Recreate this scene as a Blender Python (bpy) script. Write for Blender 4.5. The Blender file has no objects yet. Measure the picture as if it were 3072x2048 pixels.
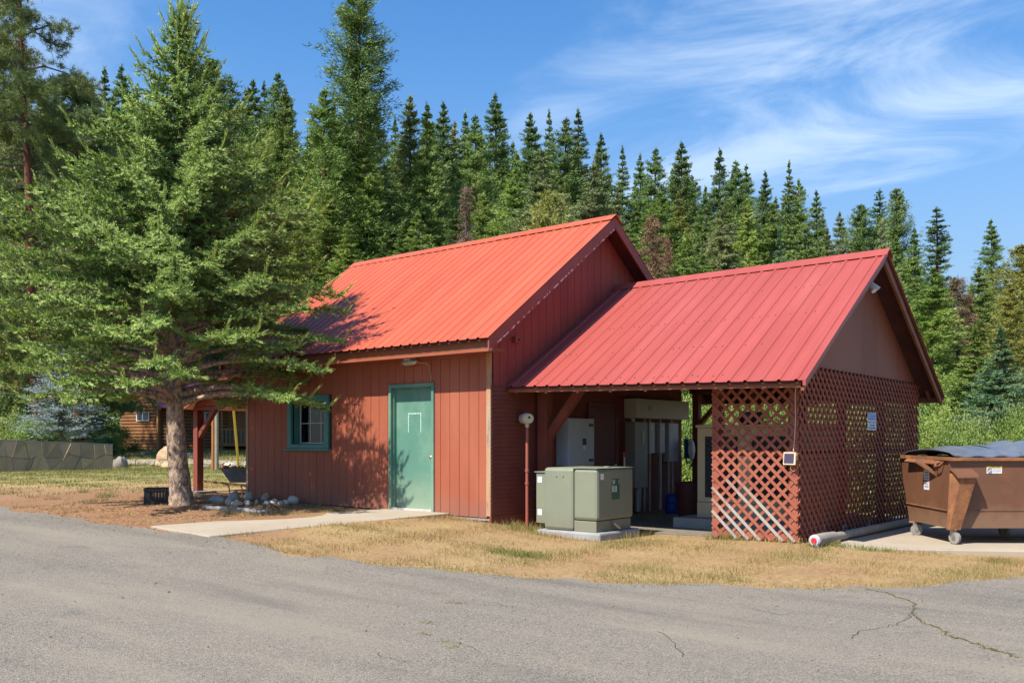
import bpy, bmesh, math, random
import numpy as np
from mathutils import Vector, Matrix

# ------------------------------------------------------------------ camera, world, sun, exposure
SC = bpy.context.scene
COL = SC.collection
FPX, CX, HY = 2829.0, 1536.0, 1320.0          # focal length / centre column / horizon row of the 3072 px photograph
CAMH = 1.5
YAW = math.radians(38.67)
RX, RY = math.cos(YAW), math.sin(YAW)           # camera right, in plan
WX, WY = -math.sin(YAW), math.cos(YAW)          # camera forward, in plan
cam_d = bpy.data.cameras.new('camera'); cam = bpy.data.objects.new('camera', cam_d); COL.objects.link(cam)
cam.location = (0, 0, CAMH); cam.rotation_euler = (math.radians(90), 0, YAW)
cam_d.sensor_width = 36.0; cam_d.lens = 36.0 * FPX / 3072.0
cam_d.shift_y = (HY - 1024.0) / 3072.0
cam_d.clip_start = 0.1; cam_d.clip_end = 3000
SC.camera = cam
SUN = Vector((0.13, 1.0, -1.34)).normalized()   # the way the light travels
SUN_EL = math.asin(-SUN.z)
SUN_AZ = math.atan2(-SUN.x, -SUN.y)             # compass angle of the sun, from +Y towards +X
sun_d = bpy.data.lights.new('sun', 'SUN'); sun = bpy.data.objects.new('sun', sun_d); COL.objects.link(sun)
sun_d.energy = 5.0; sun_d.angle = math.radians(0.53); sun_d.color = (1.0, 0.93, 0.82)
sun.rotation_euler = SUN.to_track_quat('-Z', 'Y').to_euler(); sun.location = (-3, -20, 30)
world = bpy.data.worlds.new('World'); SC.world = world; world.use_nodes = True
nt = world.node_tree; nt.nodes.clear()
def wn(t, **k):
    n = nt.nodes.new(t)
    for a, v in k.items(): setattr(n, a, v)
    return n
sky = wn('ShaderNodeTexSky', sky_type='NISHITA', sun_disc=False, sun_elevation=SUN_EL, sun_rotation=SUN_AZ,
         altitude=900, air_density=1.0, dust_density=0.6, ozone_density=2.2)
hsv = wn('ShaderNodeHueSaturation'); hsv.inputs['Saturation'].default_value = 1.27
hsv.inputs['Value'].default_value = 1.02
tc = wn('ShaderNodeTexCoord'); sep = wn('ShaderNodeSeparateXYZ')
CLX, CLY, CLR = 5.1, 1.45, -146
# cirrus: noise laid on a flat layer high overhead (direction divided by its height)
zmax = wn('ShaderNodeMath', operation='MAXIMUM'); zmax.inputs[1].default_value = 0.03
zadd = wn('ShaderNodeMath', operation='ADD'); zadd.inputs[1].default_value = 0.12
dv = wn('ShaderNodeVectorMath', operation='DIVIDE'); cmb = wn('ShaderNodeCombineXYZ')
mp = wn('ShaderNodeMapping'); mp.inputs['Rotation'].default_value = (0, 0, math.radians(CLR)); mp.inputs['Scale'].default_value = (0.7, 1.45, 1)
mp.inputs['Location'].default_value = (CLX, CLY, 0)
n1 = wn('ShaderNodeTexNoise'); n1.inputs['Scale'].default_value = 1.7; n1.inputs['Detail'].default_value = 11; n1.inputs['Roughness'].default_value = 0.62; n1.inputs['Distortion'].default_value = 1.3
n2 = wn('ShaderNodeTexNoise'); n2.inputs['Scale'].default_value = 0.45; n2.inputs['Detail'].default_value = 3
mul = wn('ShaderNodeMath', operation='MULTIPLY')
cr = wn('ShaderNodeMapRange'); cr.inputs['From Min'].default_value = 0.24; cr.inputs['From Max'].default_value = 0.62; cr.inputs['To Max'].default_value = 0.52
cr.interpolation_type = 'SMOOTHSTEP'
mixc = wn('ShaderNodeMix', data_type='RGBA'); mixc.inputs['B'].default_value = (4.6, 5.3, 6.0, 1)
bg = wn('ShaderNodeBackground'); bg.inputs['Strength'].default_value = 0.135
out = wn('ShaderNodeOutputWorld')
L = nt.links.new
L(sky.outputs[0], hsv.inputs['Color']); L(tc.outputs['Generated'], sep.inputs[0])
L(sep.outputs['Z'], zmax.inputs[0]); L(zmax.outputs[0], zadd.inputs[0])
for i in range(3): L(zadd.outputs[0], cmb.inputs[i])
L(tc.outputs['Generated'], dv.inputs[0]); L(cmb.outputs[0], dv.inputs[1]); L(dv.outputs[0], mp.inputs['Vector'])
L(mp.outputs[0], n1.inputs['Vector']); L(mp.outputs[0], n2.inputs['Vector'])
n2r = wn('ShaderNodeMapRange'); n2r.inputs['From Min'].default_value = 0.46; n2r.inputs['From Max'].default_value = 0.70
L(n2.outputs[0], n2r.inputs[0])
L(n1.outputs[0], mul.inputs[0]); L(n2r.outputs[0], mul.inputs[1]); L(mul.outputs[0], cr.inputs[0])
veil = wn('ShaderNodeMapRange', interpolation_type='SMOOTHSTEP'); veil.inputs['From Min'].default_value = 0.42; veil.inputs['From Max'].default_value = 0.02; veil.inputs['To Max'].default_value = 0.80
vmix = wn('ShaderNodeMix', data_type='RGBA'); vmix.inputs['B'].default_value = (1.5, 1.98, 2.55, 1)      # thin smoky haze layer low in the sky
L(sep.outputs['Z'], veil.inputs[0]); L(veil.outputs[0], vmix.inputs['Factor']); L(hsv.outputs[0], vmix.inputs['A'])
L(cr.outputs[0], mixc.inputs['Factor']); L(vmix.outputs['Result'], mixc.inputs['A']); L(mixc.outputs['Result'], bg.inputs['Color'])
L(bg.outputs[0], out.inputs[0])
vs = SC.view_settings; vs.view_transform = 'Standard'; vs.look = 'None'; vs.exposure = 0.7; vs.gamma = 1.0; vs.use_curve_mapping = False
SC.cycles.max_bounces = 8; SC.cycles.diffuse_bounces = 4; SC.cycles.glossy_bounces = 2; SC.cycles.transmission_bounces = 3
SC.cycles.transparent_max_bounces = 6; SC.cycles.caustics_reflective = False; SC.cycles.caustics_refractive = False
SC.cycles.sample_clamp_indirect = 6.0

# ------------------------------------------------------------------ plan helpers
def W(u, w): return (u * RX + w * WX, u * RY + w * WY)
def UWof(x, y): return (x * RX + y * RY, x * WX + y * WY)
def W3(u, w, z): x, y = W(u, w); return Vector((x, y, z))
def ray(px): k = (px - CX) / FPX; return (k * RX + WX, k * RY + WY)
def at(px, py, t): dx, dy = ray(px); return Vector((dx * t, dy * t, CAMH - (py - HY) / FPX * t))
def onX(px, py, X): return at(px, py, X / ray(px)[0])
def onY(px, py, Y): return at(px, py, Y / ray(px)[1])

# ------------------------------------------------------------------ the lie of the land
CTRL = np.array([(0,0,0),(-6,4,.04),(6,4,-.02),(0,6,0),(0,9.9,.04),(3,9.4,0),(6,9.6,0),(9,10.5,-.02),(-5,12.4,.2),(-9,16.7,.3),(-14,20,.4),
 (3.8,12.5,.13),(1.2,13.1,.10),(2.2,13.2,.10),(.3,14.6,.11),(-.3,14.4,.23),(-1.6,15.5,.28),(-3.5,17,.34),(-5.15,18.3,.38),(3.1,16.7,.12),(6,13,.04),(9,13.2,.02),(7,16,.05),
 (-5.6,16,.40),(-6.5,19.5,.42),(-16,30,.5),(-13.5,32.5,.5),(-20,55,1.0),(-14,57,1.0),(-9,29,.58),(15,30,-.9),(25,40,-1.2),(10,25,-.5),(0,60,.6),(30,70,-.5),(-40,70,1.3),(-30,30,.6),(0,28,.25)], dtype=float)
def _tps(d): return np.where(d > 1e-9, d * d * np.log(np.maximum(d, 1e-9)), 0.0)
_P = CTRL[:, :2]; _n = len(_P)
_K = _tps(np.linalg.norm(_P[:, None] - _P[None], axis=2)) + np.eye(_n) * 0.02
_Q = np.c_[np.ones(_n), _P]
_S = np.linalg.solve(np.block([[_K, _Q], [_Q.T, np.zeros((3, 3))]]), np.r_[CTRL[:, 2], np.zeros(3)])
def gz_uw(u, w):
    u = np.asarray(u, float); w = np.asarray(w, float)
    uc = np.clip(u, -38, 30); wc = np.clip(w, -3, 70)
    d = np.sqrt((uc[..., None] - _P[:, 0]) ** 2 + (wc[..., None] - _P[:, 1]) ** 2)
    z = _tps(d) @ _S[:_n] + _S[_n] + _S[_n + 1] * uc + _S[_n + 2] * wc
    h = np.clip(w - 62, 0, 220)
    return z + 0.10 * h * np.clip(h / 40, 0, 1) * np.clip(0.75 - u / 160, .25, 1.4)
def gz(x, y): u, w = UWof(x, y); return float(gz_uw(u, w))
def onG(px, py):
    k = (px - CX) / FPX; s = (py - HY) / FPX; t = 3.0
    for t in np.arange(3, 120, .05):
        if CAMH - s * t <= float(gz_uw(k * t, t)): break
    return at(px, py, t)

# ------------------------------------------------------------------ mesh helpers
WL = {}
class MB:
    def __init__(s): s.v = []; s.f = []
    def poly(s, pts):
        n = len(s.v); s.v += [tuple(p) for p in pts]; s.f.append(tuple(range(n, n + len(pts)))); return s
    def hexa(s, b, t):
        n = len(s.v); s.v += [tuple(p) for p in b] + [tuple(p) for p in t]
        s.f += [(n+3,n+2,n+1,n), (n+4,n+5,n+6,n+7)] + [(n+i, n+(i+1)%4, n+4+(i+1)%4, n+4+i) for i in range(4)]; return s
    def box(s, x0, x1, y0, y1, z0, z1):
        return s.hexa([(x0,y0,z0),(x1,y0,z0),(x1,y1,z0),(x0,y1,z0)], [(x0,y0,z1),(x1,y0,z1),(x1,y1,z1),(x0,y1,z1)])
    def obox(s, c, ax, ay, az):                      # centre and three half axes
        c = Vector(c); ax = Vector(ax); ay = Vector(ay); az = Vector(az)
        b = [c-ax-ay-az, c+ax-ay-az, c+ax+ay-az, c-ax+ay-az]; return s.hexa(b, [p + az*2 for p in b])
    def beam(s, p, q, w, h, up=(0,0,1)):             # bar from p to q, w across, h along up
        p = Vector(p); q = Vector(q); d = (q-p); l = d.length; d.normalize(); side = d.cross(Vector(up))
        if side.length < 1e-6: side = d.cross(Vector((1,0,0)))
        side.normalize(); u = side.cross(d).normalized()
        return s.obox((p+q)/2, d*l/2, side*w/2, u*h/2)
    def prism(s, pts, ext):
        n = len(s.v); k = len(pts); e = Vector(ext); s.v += [tuple(p) for p in pts] + [tuple(Vector(p)+e) for p in pts]
        s.f += [tuple(range(n+k-1, n-1, -1)), tuple(range(n+k, n+2*k))] + [(n+i, n+(i+1)%k, n+k+(i+1)%k, n+k+i) for i in range(k)]; return s
    def tube(s, path, rad, seg=10, caps=True):
        path = [Vector(p) for p in path]; m = len(path)
        if not hasattr(rad, '__len__'): rad = [rad]*m
        n = len(s.v); ref = None
        for i, p in enumerate(path):
            d = (path[min(i+1,m-1)] - path[max(i-1,0)]).normalized()
            a = ref if ref is not None else (Vector((0,0,1)) if abs(d.z) < .9 else Vector((1,0,0)))
            b = d.cross(a).normalized(); a = b.cross(d).normalized(); ref = a
            for k in range(seg):
                an = 2*math.pi*k/seg; s.v.append(tuple(p + (a*math.cos(an) + b*math.sin(an))*rad[i]))
        for i in range(m-1):
            for k in range(seg):
                k2 = (k+1) % seg; s.f.append((n+i*seg+k, n+i*seg+k2, n+(i+1)*seg+k2, n+(i+1)*seg+k))
        if caps: s.f += [tuple(n+k for k in range(seg-1,-1,-1)), tuple(n+(m-1)*seg+k for k in range(seg))]
        return s
    def blob(s, c, r, seed=0, seg=10, rings=7, amp=.15, flat=0):
        rg = random.Random(seed); ph = [rg.uniform(0,6.28) for _ in range(6)]; n = len(s.v)
        for i in range(rings+1):
            th = math.pi*i/rings
            for k in range(seg):
                a = 2*math.pi*k/seg
                f = 1 + amp*(math.sin(2*a+ph[0]+th)+.6*math.sin(3*a+ph[1]-2*th)+.5*math.sin(3*th+ph[2])+.4*math.sin(5*a+ph[3]+3*th))/1.6
                z = math.cos(th)*f
                s.v.append((c[0]+math.sin(th)*math.cos(a)*r[0]*f, c[1]+math.sin(th)*math.sin(a)*r[1]*f, c[2]+max(z,-.55 if flat else -9)*r[2]))
        for i in range(rings):
            for k in range(seg):
                k2=(k+1)%seg; s.f.append((n+i*seg+k, n+(i+1)*seg+k, n+(i+1)*seg+k2, n+i*seg+k2))
        return s
    def build(s, name, mat, parent=None, smooth=False, kind=None, bevel=0, label=None, rot=None):
        V = np.array(s.v, float); c = (V.min(0)+V.max(0))/2; c[2] = V[:,2].min()
        me = bpy.data.meshes.new(name); me.from_pydata((V-c).tolist(), [], s.f); me.update()
        bm = bmesh.new(); bm.from_mesh(me)
        if smooth: bmesh.ops.remove_doubles(bm, verts=bm.verts, dist=1e-5)
        bmesh.ops.recalc_face_normals(bm, faces=bm.faces); bm.to_mesh(me); bm.free()
        o = link(name, me, mat, parent, c, kind, label)
        if smooth:
            me.polygons.foreach_set('use_smooth', [True]*len(me.polygons))
            me.set_sharp_from_angle(angle=math.radians(40))
        if bevel:
            b = o.modifiers.new('bevel', 'BEVEL'); b.width = bevel; b.segments = 2; b.limit_method = 'ANGLE'; b.angle_limit = math.radians(40)
        return o
def link(name, me, mat, parent, c, kind=None, label=None):
    o = bpy.data.objects.new(name, me); COL.objects.link(o)
    if mat is not None and not len(me.materials): me.materials.append(mat)
    c = Vector(c); o.location = c - (WL[parent] if parent else Vector((0,0,0))); o.parent = parent; WL[o] = c
    if kind: o['kind'] = kind
    if label: o['label'] = label
    return o
def thing(name, label, cat, loc, group=None):
    o = bpy.data.objects.new(name, None); COL.objects.link(o); o.location = loc; WL[o] = Vector(loc); o.empty_display_size = .2
    return tag(o, label, cat, group)
def tag(o, label, cat, group=None):
    o['label'] = label; o['category'] = cat
    if group: o['group'] = group
    return o
def np_mesh(name, V, F, mat, smooth=False, attr=None):       # V (n,3), F (m,k) arrays
    me = bpy.data.meshes.new(name); V = np.ascontiguousarray(V, np.float32); F = np.ascontiguousarray(F, np.int32); k = F.shape[1]
    me.vertices.add(len(V)); me.vertices.foreach_set('co', V.ravel())
    me.loops.add(F.size); me.loops.foreach_set('vertex_index', F.ravel())
    me.polygons.add(len(F)); me.polygons.foreach_set('loop_start', np.arange(0, F.size, k, dtype=np.int32))
    if smooth: me.polygons.foreach_set('use_smooth', np.ones(len(F), bool))
    if attr is not None:
        a = me.attributes.new('tint', 'FLOAT', 'POINT'); a.data.foreach_set('value', np.ascontiguousarray(attr, np.float32))
    me.update(calc_edges=True); me.materials.append(mat); return me
def ordinal(i):
    return ['first','second','third','fourth','fifth','sixth','seventh','eighth','ninth','tenth','eleventh','twelfth','thirteenth','fourteenth','fifteenth','sixteenth','seventeenth','eighteenth','nineteenth','twentieth'][i]

# ------------------------------------------------------------------ materials
def M(name, col, col2=None, scale=3.0, detail=5.0, lo=.35, hi=.65, rough=.7, metal=0.0, bump=0.0, bscale=40.0, stretch=(1,1,1), spec=.4,
      spots=None, space='world', objcol=False, transl=0.0, tint=None):
    m = bpy.data.materials.new(name); m.use_nodes = True; t = m.node_tree; n = t.nodes; l = t.links.new
    b = n['Principled BSDF']; b.inputs['Roughness'].default_value = rough; b.inputs['Metallic'].default_value = metal
    b.inputs['Specular IOR Level'].default_value = spec
    if space == 'world': pos = n.new('ShaderNodeNewGeometry').outputs['Position']
    else: pos = n.new('ShaderNodeTexCoord').outputs['Object']
    mpn = n.new('ShaderNodeMapping'); mpn.inputs['Scale'].default_value = stretch; l(pos, mpn.inputs['Vector']); vec = mpn.outputs[0]
    c = None
    def noise(sc, de, ro=.55):
        q = n.new('ShaderNodeTexNoise'); q.inputs['Scale'].default_value = sc; q.inputs['Detail'].default_value = de; q.inputs['Roughness'].default_value = ro
        l(vec, q.inputs['Vector']); return q.outputs[0]
    def rng(v, a, bb, o1=1.0):
        q = n.new('ShaderNodeMapRange'); q.inputs['From Min'].default_value = a; q.inputs['From Max'].default_value = bb; q.inputs['To Max'].default_value = o1; l(v, q.inputs[0]); return q.outputs[0]
    def mix(f, a, bb):
        q = n.new('ShaderNodeMix'); q.data_type = 'RGBA'; l(f, q.inputs['Factor'])
        for sock, v in (('A', a), ('B', bb)):
            if isinstance(v, tuple): q.inputs[sock].default_value = (*v, 1)
            else: l(v, q.inputs[sock])
        return q.outputs['Result']
    c = tuple(col)
    if col2: c = mix(rng(noise(scale, detail), lo, hi), tuple(col), tuple(col2))
    for sp in (spots or []):                          # (colour, scale, from, to, strength)
        c = mix(rng(noise(sp[1], 6, .65), sp[2], sp[3], sp[4] if len(sp) > 4 else 1.0), c, tuple(sp[0]))
    if tint:                                          # per-leaf or per-blade shade carried by the mesh
        at_ = n.new('ShaderNodeAttribute'); at_.attribute_name = 'tint'; c = mix(at_.outputs['Fac'], c, tuple(tint))
    if objcol:
        oi = n.new('ShaderNodeObjectInfo'); q = n.new('ShaderNodeMix'); q.data_type = 'RGBA'; q.blend_type = 'MULTIPLY'; q.inputs['Factor'].default_value = 1
        if isinstance(c, tuple): q.inputs['A'].default_value = (*c, 1)
        else: l(c, q.inputs['A'])
        l(oi.outputs['Color'], q.inputs['B']); c = q.outputs['Result']
    if isinstance(c, tuple): b.inputs['Base Color'].default_value = (*c, 1)
    else: l(c, b.inputs['Base Color'])
    if bump:
        bn = n.new('ShaderNodeBump'); bn.inputs['Strength'].default_value = bump; bn.inputs['Distance'].default_value = .02
        l(noise(bscale, 6, .6), bn.inputs['Height']); l(bn.outputs[0], b.inputs['Normal'])
    if transl:
        o = n['Material Output']; tr = n.new('ShaderNodeBsdfTranslucent'); ms = n.new('ShaderNodeMixShader'); ms.inputs[0].default_value = transl
        if isinstance(c, tuple): tr.inputs['Color'].default_value = (*c, 1)
        else: l(c, tr.inputs['Color'])
        l(b.outputs[0], ms.inputs[1]); l(tr.outputs[0], ms.inputs[2]); l(ms.outputs[0], o.inputs['Surface'])
    return m
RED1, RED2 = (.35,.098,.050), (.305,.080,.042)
mats = dict(
 red_paint = M('red_paint', RED1, RED2, 2.2, rough=.65, bump=.25, bscale=60, stretch=(1,1,.25), spots=[((.40,.13,.07),1.3,.52,.75,.6),((.24,.07,.045),3.5,.60,.78,.5),((.55,.42,.36),22,.755,.78,.8)]),
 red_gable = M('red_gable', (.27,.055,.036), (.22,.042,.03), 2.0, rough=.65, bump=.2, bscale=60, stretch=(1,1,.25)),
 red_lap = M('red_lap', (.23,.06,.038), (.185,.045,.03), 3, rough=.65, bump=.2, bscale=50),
 red_trim = M('red_trim', (.27,.07,.048), (.23,.055,.04), 3, rough=.6, spots=[((.55,.48,.45),16,.70,.74,.8)]),
 red_brown = M('red_brown', (.27,.088,.044), (.22,.066,.035), 1.6, rough=.6, stretch=(1,1,.3), spots=[((.31,.11,.075),.9,.5,.75,.5)]),
 brown_trim = M('brown_trim', (.26,.09,.035), (.20,.065,.03), 3, rough=.6),
 dark_gap = M('dark_gap', (.055,.016,.012), rough=.9),
 peel = M('peeling_paint', (.28,.06,.045), (.62,.55,.54), 14, lo=.50, hi=.58, rough=.7),
 weather = M('weathered_board', (.44,.21,.085), (.40,.30,.20), 1.6, rough=.8, bump=.4, bscale=30, stretch=(3,3,.5), spots=[((.17,.14,.13),5,.55,.68,.8)]),
 grey_wood = M('grey_wood', (.34,.31,.29), (.22,.19,.17), 8, rough=.85, bump=.4, bscale=60, stretch=(2,2,.4)),
 roof_a = M('roof_orange', (.48,.098,.044), (.42,.080,.036), 1.0, rough=.45, stretch=(3.2,.45,.45), spots=[((.52,.135,.07),.7,.52,.75,.6),((.36,.085,.05),2.6,.60,.75,.45),((.30,.16,.09),9,.70,.76,.4)], spec=.4),
 roof_b = M('roof_rose', (.36,.074,.060), (.315,.062,.050), 1.0, rough=.45, stretch=(3.2,.45,.45), spots=[((.40,.105,.086),.7,.52,.75,.6),((.30,.075,.068),2.6,.60,.75,.45),((.5,.4,.36),9,.73,.77,.5)], spec=.4),
 roof_pink = M('roof_pink', (.46,.14,.20), (.40,.12,.17), 1, rough=.5),
 screw = M('screw', (.05,.02,.02), rough=.5),
 deck = M('roof_deck', (.10,.03,.022), (.07,.02,.016), 4, rough=.9),
 teal = M('teal_paint', (.055,.22,.185), (.045,.18,.155), 4, rough=.5, spots=[((.45,.55,.5),30,.70,.74,.7)]),
 teal_door = M('teal_door', (.10,.235,.18), (.085,.205,.158), 2, rough=.5, spots=[((.22,.36,.26),1.1,.46,.70,.7),((.10,.26,.22),14,.66,.74,.5)]),
 white_mark = M('white_mark', (.62,.75,.70), (.3,.5,.45), 30, rough=.8),
 threshold = M('threshold', (.55,.52,.47), (.42,.39,.35), 10, rough=.5),
 steel = M('steel', (.45,.44,.42), (.36,.35,.33), 8, rough=.35, metal=.8),
 brass = M('brass', (.30,.24,.15), rough=.35, metal=.9),
 sash = M('sash_metal', (.55,.56,.55), rough=.5),
 room = M('room_dark', (.05,.04,.035), (.03,.025,.02), 3, rough=.9),
 asphalt = None, concrete = M('concrete', (.385,.325,.245), (.33,.28,.21), 1.1, rough=.85, bump=.25, bscale=90, spots=[((.26,.22,.17),5,.58,.72,.6),((.40,.28,.16),.55,.58,.75,.5),((.20,.17,.13),22,.66,.74,.6)]),
 concrete_grey = M('concrete_grey', (.32,.32,.31), (.25,.25,.245), 2.5, rough=.85, bump=.3, bscale=70),
 gravel = M('gravel_floor', (.22,.19,.15), (.16,.135,.105), 8, rough=.95, bump=.6, bscale=40),
 trans_green = M('transformer_green', (.205,.225,.16), (.19,.208,.15), 1.6, rough=.5, spots=[((.27,.28,.19),1.4,.54,.75,.5),((.15,.19,.14),2.6,.60,.8,.5)]),
 label_green = M('label_green', (.05,.11,.075), rough=.5), label_white = M('label_white', (.75,.77,.78), (.6,.63,.66), 40, rough=.6),
 label_grey = M('label_grey', (.30,.31,.29), rough=.6), black = M('black_plastic', (.018,.018,.02), rough=.45),
 cab_grey = M('cabinet_grey', (.43,.46,.51), (.39,.42,.47), 2, rough=.45), cab_tan = M('cabinet_tan', (.50,.46,.38), (.46,.42,.35), 2, rough=.5),
 cab_dark = M('cabinet_dark', (.26,.25,.22), (.22,.22,.20), 2, rough=.5), conduit = M('conduit', (.42,.42,.42), (.34,.34,.34), 5, rough=.45, metal=.3),
 conduit_red = M('conduit_red', (.32,.09,.065), rough=.55), gen_beige = M('generator_beige', (.52,.43,.27), (.48,.40,.25), 1.5, rough=.5),
 louver = M('louver_black', (.02,.02,.022), rough=.6), blue_drum = M('blue_drum', (.015,.05,.28), rough=.45), can_red = M('can_maroon', (.14,.035,.03), (.11,.028,.025), 3, rough=.6),
 white_plastic = M('white_plastic', (.72,.72,.70), rough=.4), red_plastic = M('red_plastic', (.55,.03,.03), rough=.4),
 blue_sign = M('blue_sign', (.02,.10,.42), rough=.4), ink = M('ink', (.03,.03,.035), rough=.6), yellow = M('yellow_label', (.72,.42,.02), rough=.6),
 orange_red = M('label_red', (.6,.06,.03), rough=.6),
 dumpster = M('dumpster_brown', (.17,.078,.043), (.14,.064,.037), 2, rough=.45, bump=.15, bscale=9, spots=[((.27,.10,.05),1.7,.55,.75,.6),((.34,.15,.05),5,.66,.74,.6),((.30,.24,.2),30,.72,.76,.6)]),
 rust = M('rust', (.30,.125,.055), (.18,.075,.04), 5, rough=.8, bump=.3, bscale=30, spots=[((.40,.20,.05),3,.52,.70,.8)]),
 lid = M('lid_black', (.125,.145,.18), (.09,.105,.13), 3, rough=.32), lid_brown = M('lid_brown', (.16,.075,.045), rough=.6),
 rubber = M('caster_rubber', (.30,.27,.24), (.22,.20,.18), 20, rough=.7), awning = M('awning_canvas', (.32,.285,.235), (.25,.225,.19), 6, rough=.9, bump=.3, bscale=30, spots=[((.22,.19,.16),9,.60,.72,.5)]),
 awning_trim = M('awning_trim', (.45,.36,.16), (.35,.27,.12), 8, rough=.7),
 solar = M('solar_cells', (.075,.06,.11), rough=.2), cream = M('cream_plastic', (.62,.54,.36), rough=.5), wire = M('cable_cream', (.6,.52,.42), rough=.6), wire_yellow = M('cable_yellow', (.55,.36,.12), rough=.6),
 stone = M('river_stone', (.46,.43,.39), (.34,.315,.29), 3, rough=.85, bump=.3, bscale=25, spots=[((.42,.27,.15),1.8,.58,.7,.7)], objcol=True),
 flag_stone = M('flagstone', (.36,.30,.205), (.29,.24,.165), 2.5, rough=.9, bump=.4, bscale=14, spots=[((.5,.48,.44),3.5,.66,.74,.6)], objcol=True),
 mortar = M('mortar', (.20,.17,.13), rough=.95), log_bark = M('log_bark', (.30,.28,.27), (.16,.145,.14), 14, rough=.95, bump=.7, bscale=30),
 cabin_log = M('cabin_log', (.28,.13,.05), (.22,.10,.04), 2, rough=.8, spots=[((.30,.24,.16),1.2,.56,.75,.6)]), cabin_trim = M('cabin_trim', (.34,.16,.06), rough=.75),
 glass_dark = M('pane_dark', (.03,.035,.04), rough=.08, spec=.7), frame_white = M('frame_white', (.62,.64,.66), rough=.5),
 pole_orange = M('pole_orange', (.42,.15,.045), (.34,.12,.04), 3, rough=.7), pole_grey = M('pole_grey', (.28,.255,.19), (.22,.2,.15), 4, rough=.8),
 pole_yellow = M('pole_yellow', (.72,.55,.10), rough=.5), barrow_grey = M('barrow_steel', (.16,.18,.19), (.12,.13,.14), 3, rough=.5, spots=[((.22,.10,.05),4,.6,.7,.8)]),
 barrow_wood = M('barrow_wood', (.32,.19,.08), rough=.8), scrap = M('bark_scrap', (.28,.10,.05), (.20,.07,.04), 9, rough=.9),
 bark_spruce = M('bark_spruce', (.42,.305,.22), (.15,.105,.08), 20, lo=.40, hi=.60, rough=.95, bump=1.0, bscale=34, stretch=(1,1,.5), spots=[((.52,.42,.32),30,.56,.66,.8),((.36,.17,.08),2.2,.62,.70,.5)]),
 bark_pine = M('bark_pine', (.20,.072,.04), (.12,.05,.032), 3, rough=.95, bump=.8, bscale=6, stretch=(1,1,.3)),
 bark_grey = M('bark_grey', (.15,.12,.10), (.10,.08,.065), 3, rough=.95, bump=.6, bscale=10, stretch=(1,1,.3)),
 needle_spruce = M('needles_spruce', (.115,.235,.046), (.15,.27,.06), 2.5, rough=.5, transl=.16, tint=(.40,.50,.115)),
 needle_far = M('needles_far', (.75,.85,.72), (1.15,1.1,1.05), .35, rough=.6, transl=.12, objcol=True),
 leaf = M('leaves', (.8,.85,.7), (1.15,1.1,1.1), .6, rough=.5, transl=.3, objcol=True),
 twig_dead = M('twigs_dead', (.17,.12,.085), (.12,.09,.07), 3, rough=.95, objcol=True),
 litter = M('needle_litter', (.30,.15,.06), (.22,.11,.05), 6, rough=.95, tint=(.42,.27,.12)),
 blade = M('grass_blades', (.45,.325,.135), (.34,.21,.085), .9, rough=.8, transl=.25, tint=(.15,.20,.042), spots=[((.30,.155,.065),1.5,.56,.70,.75)]),
)
# ------------------------------------------------------------------ ground, road, slabs
def axis(parts):
    out = []
    for a, b, s in parts: out += list(np.arange(a, b, s))
    return np.array(out + [parts[-1][1]])
us = axis([(-500,-100,50),(-100,-30,5),(-30,-18,1.0),(-18,12,.28),(12,30,1.0),(30,120,6),(120,500,60)])
ws = axis([(-40,0,4),(0,5,.8),(5,22,.28),(22,36,.5),(36,64,2),(64,120,4),(120,320,20),(320,1200,110)])
U, Wg = np.meshgrid(us, ws); Z = gz_uw(U, Wg)
far = np.clip((Wg-300)/300,0,1); Z = Z*(1-far)
XY = np.stack([U*RX+Wg*WX, U*RY+Wg*WY, Z], -1).reshape(-1,3)
ni, nj = U.shape; idx = np.arange(ni*nj).reshape(ni, nj)
F = np.stack([idx[:-1,:-1], idx[:-1,1:], idx[1:,1:], idx[1:,:-1]], -1).reshape(-1,4)
def sstep(a, b, x): t = np.clip((x-a)/(b-a),0,1); return t*t*(3-2*t)
# what grows where: 0 bare reddish dirt, .5 dry straw turf, 1 green lawn
def zone(u, w):
    g = .43 + 0*u
    yard = sstep(-2.5,-4.0,u)*sstep(21.0,18.5,w)
    g = g*(1-yard) + .12*yard
    lawn = sstep(20,24,w)*sstep(2,-4,u); g = g*(1-lawn) + .80*lawn
    wild = np.maximum(sstep(18,22,w)*sstep(0,6,u), sstep(60,66,w)); g = g*(1-wild)+1.0*wild
    return g
gm = M('ground_cover', (.3,.2,.1)); t_ = gm.node_tree; n_ = t_.nodes; l_ = t_.links.new
gpos = n_.new('ShaderNodeNewGeometry').outputs['Position']
def gnoise(s, d, ro=.6):
    q = n_.new('ShaderNodeTexNoise'); q.inputs['Scale'].default_value = s; q.inputs['Detail'].default_value = d; q.inputs['Roughness'].default_value = ro; l_(gpos, q.inputs['Vector']); return q.outputs[0]
zat = n_.new('ShaderNodeAttribute'); zat.attribute_name = 'tint'
ad = n_.new('ShaderNodeMath'); ad.operation = 'MULTIPLY_ADD'; l_(gnoise(.9, 7), ad.inputs[0]); ad.inputs[1].default_value = .75; l_(zat.outputs['Fac'], ad.inputs[2])
sb = n_.new('ShaderNodeMath'); sb.operation = 'SUBTRACT'; l_(ad.outputs[0], sb.inputs[0]); sb.inputs[1].default_value = .375
rp = n_.new('ShaderNodeValToRGB'); l_(sb.outputs[0], rp.inputs[0]); e = rp.color_ramp.elements
e[0].position = 0; e[0].color = (.27,.135,.066,1); e[1].position = 1; e[1].color = (.15,.155,.045,1)
for p, c in ((.2,(.28,.155,.08)),(.38,(.34,.215,.10)),(.6,(.38,.275,.118)),(.78,(.27,.235,.08))):
    q = e.new(p); q.color = (*c,1)
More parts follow.
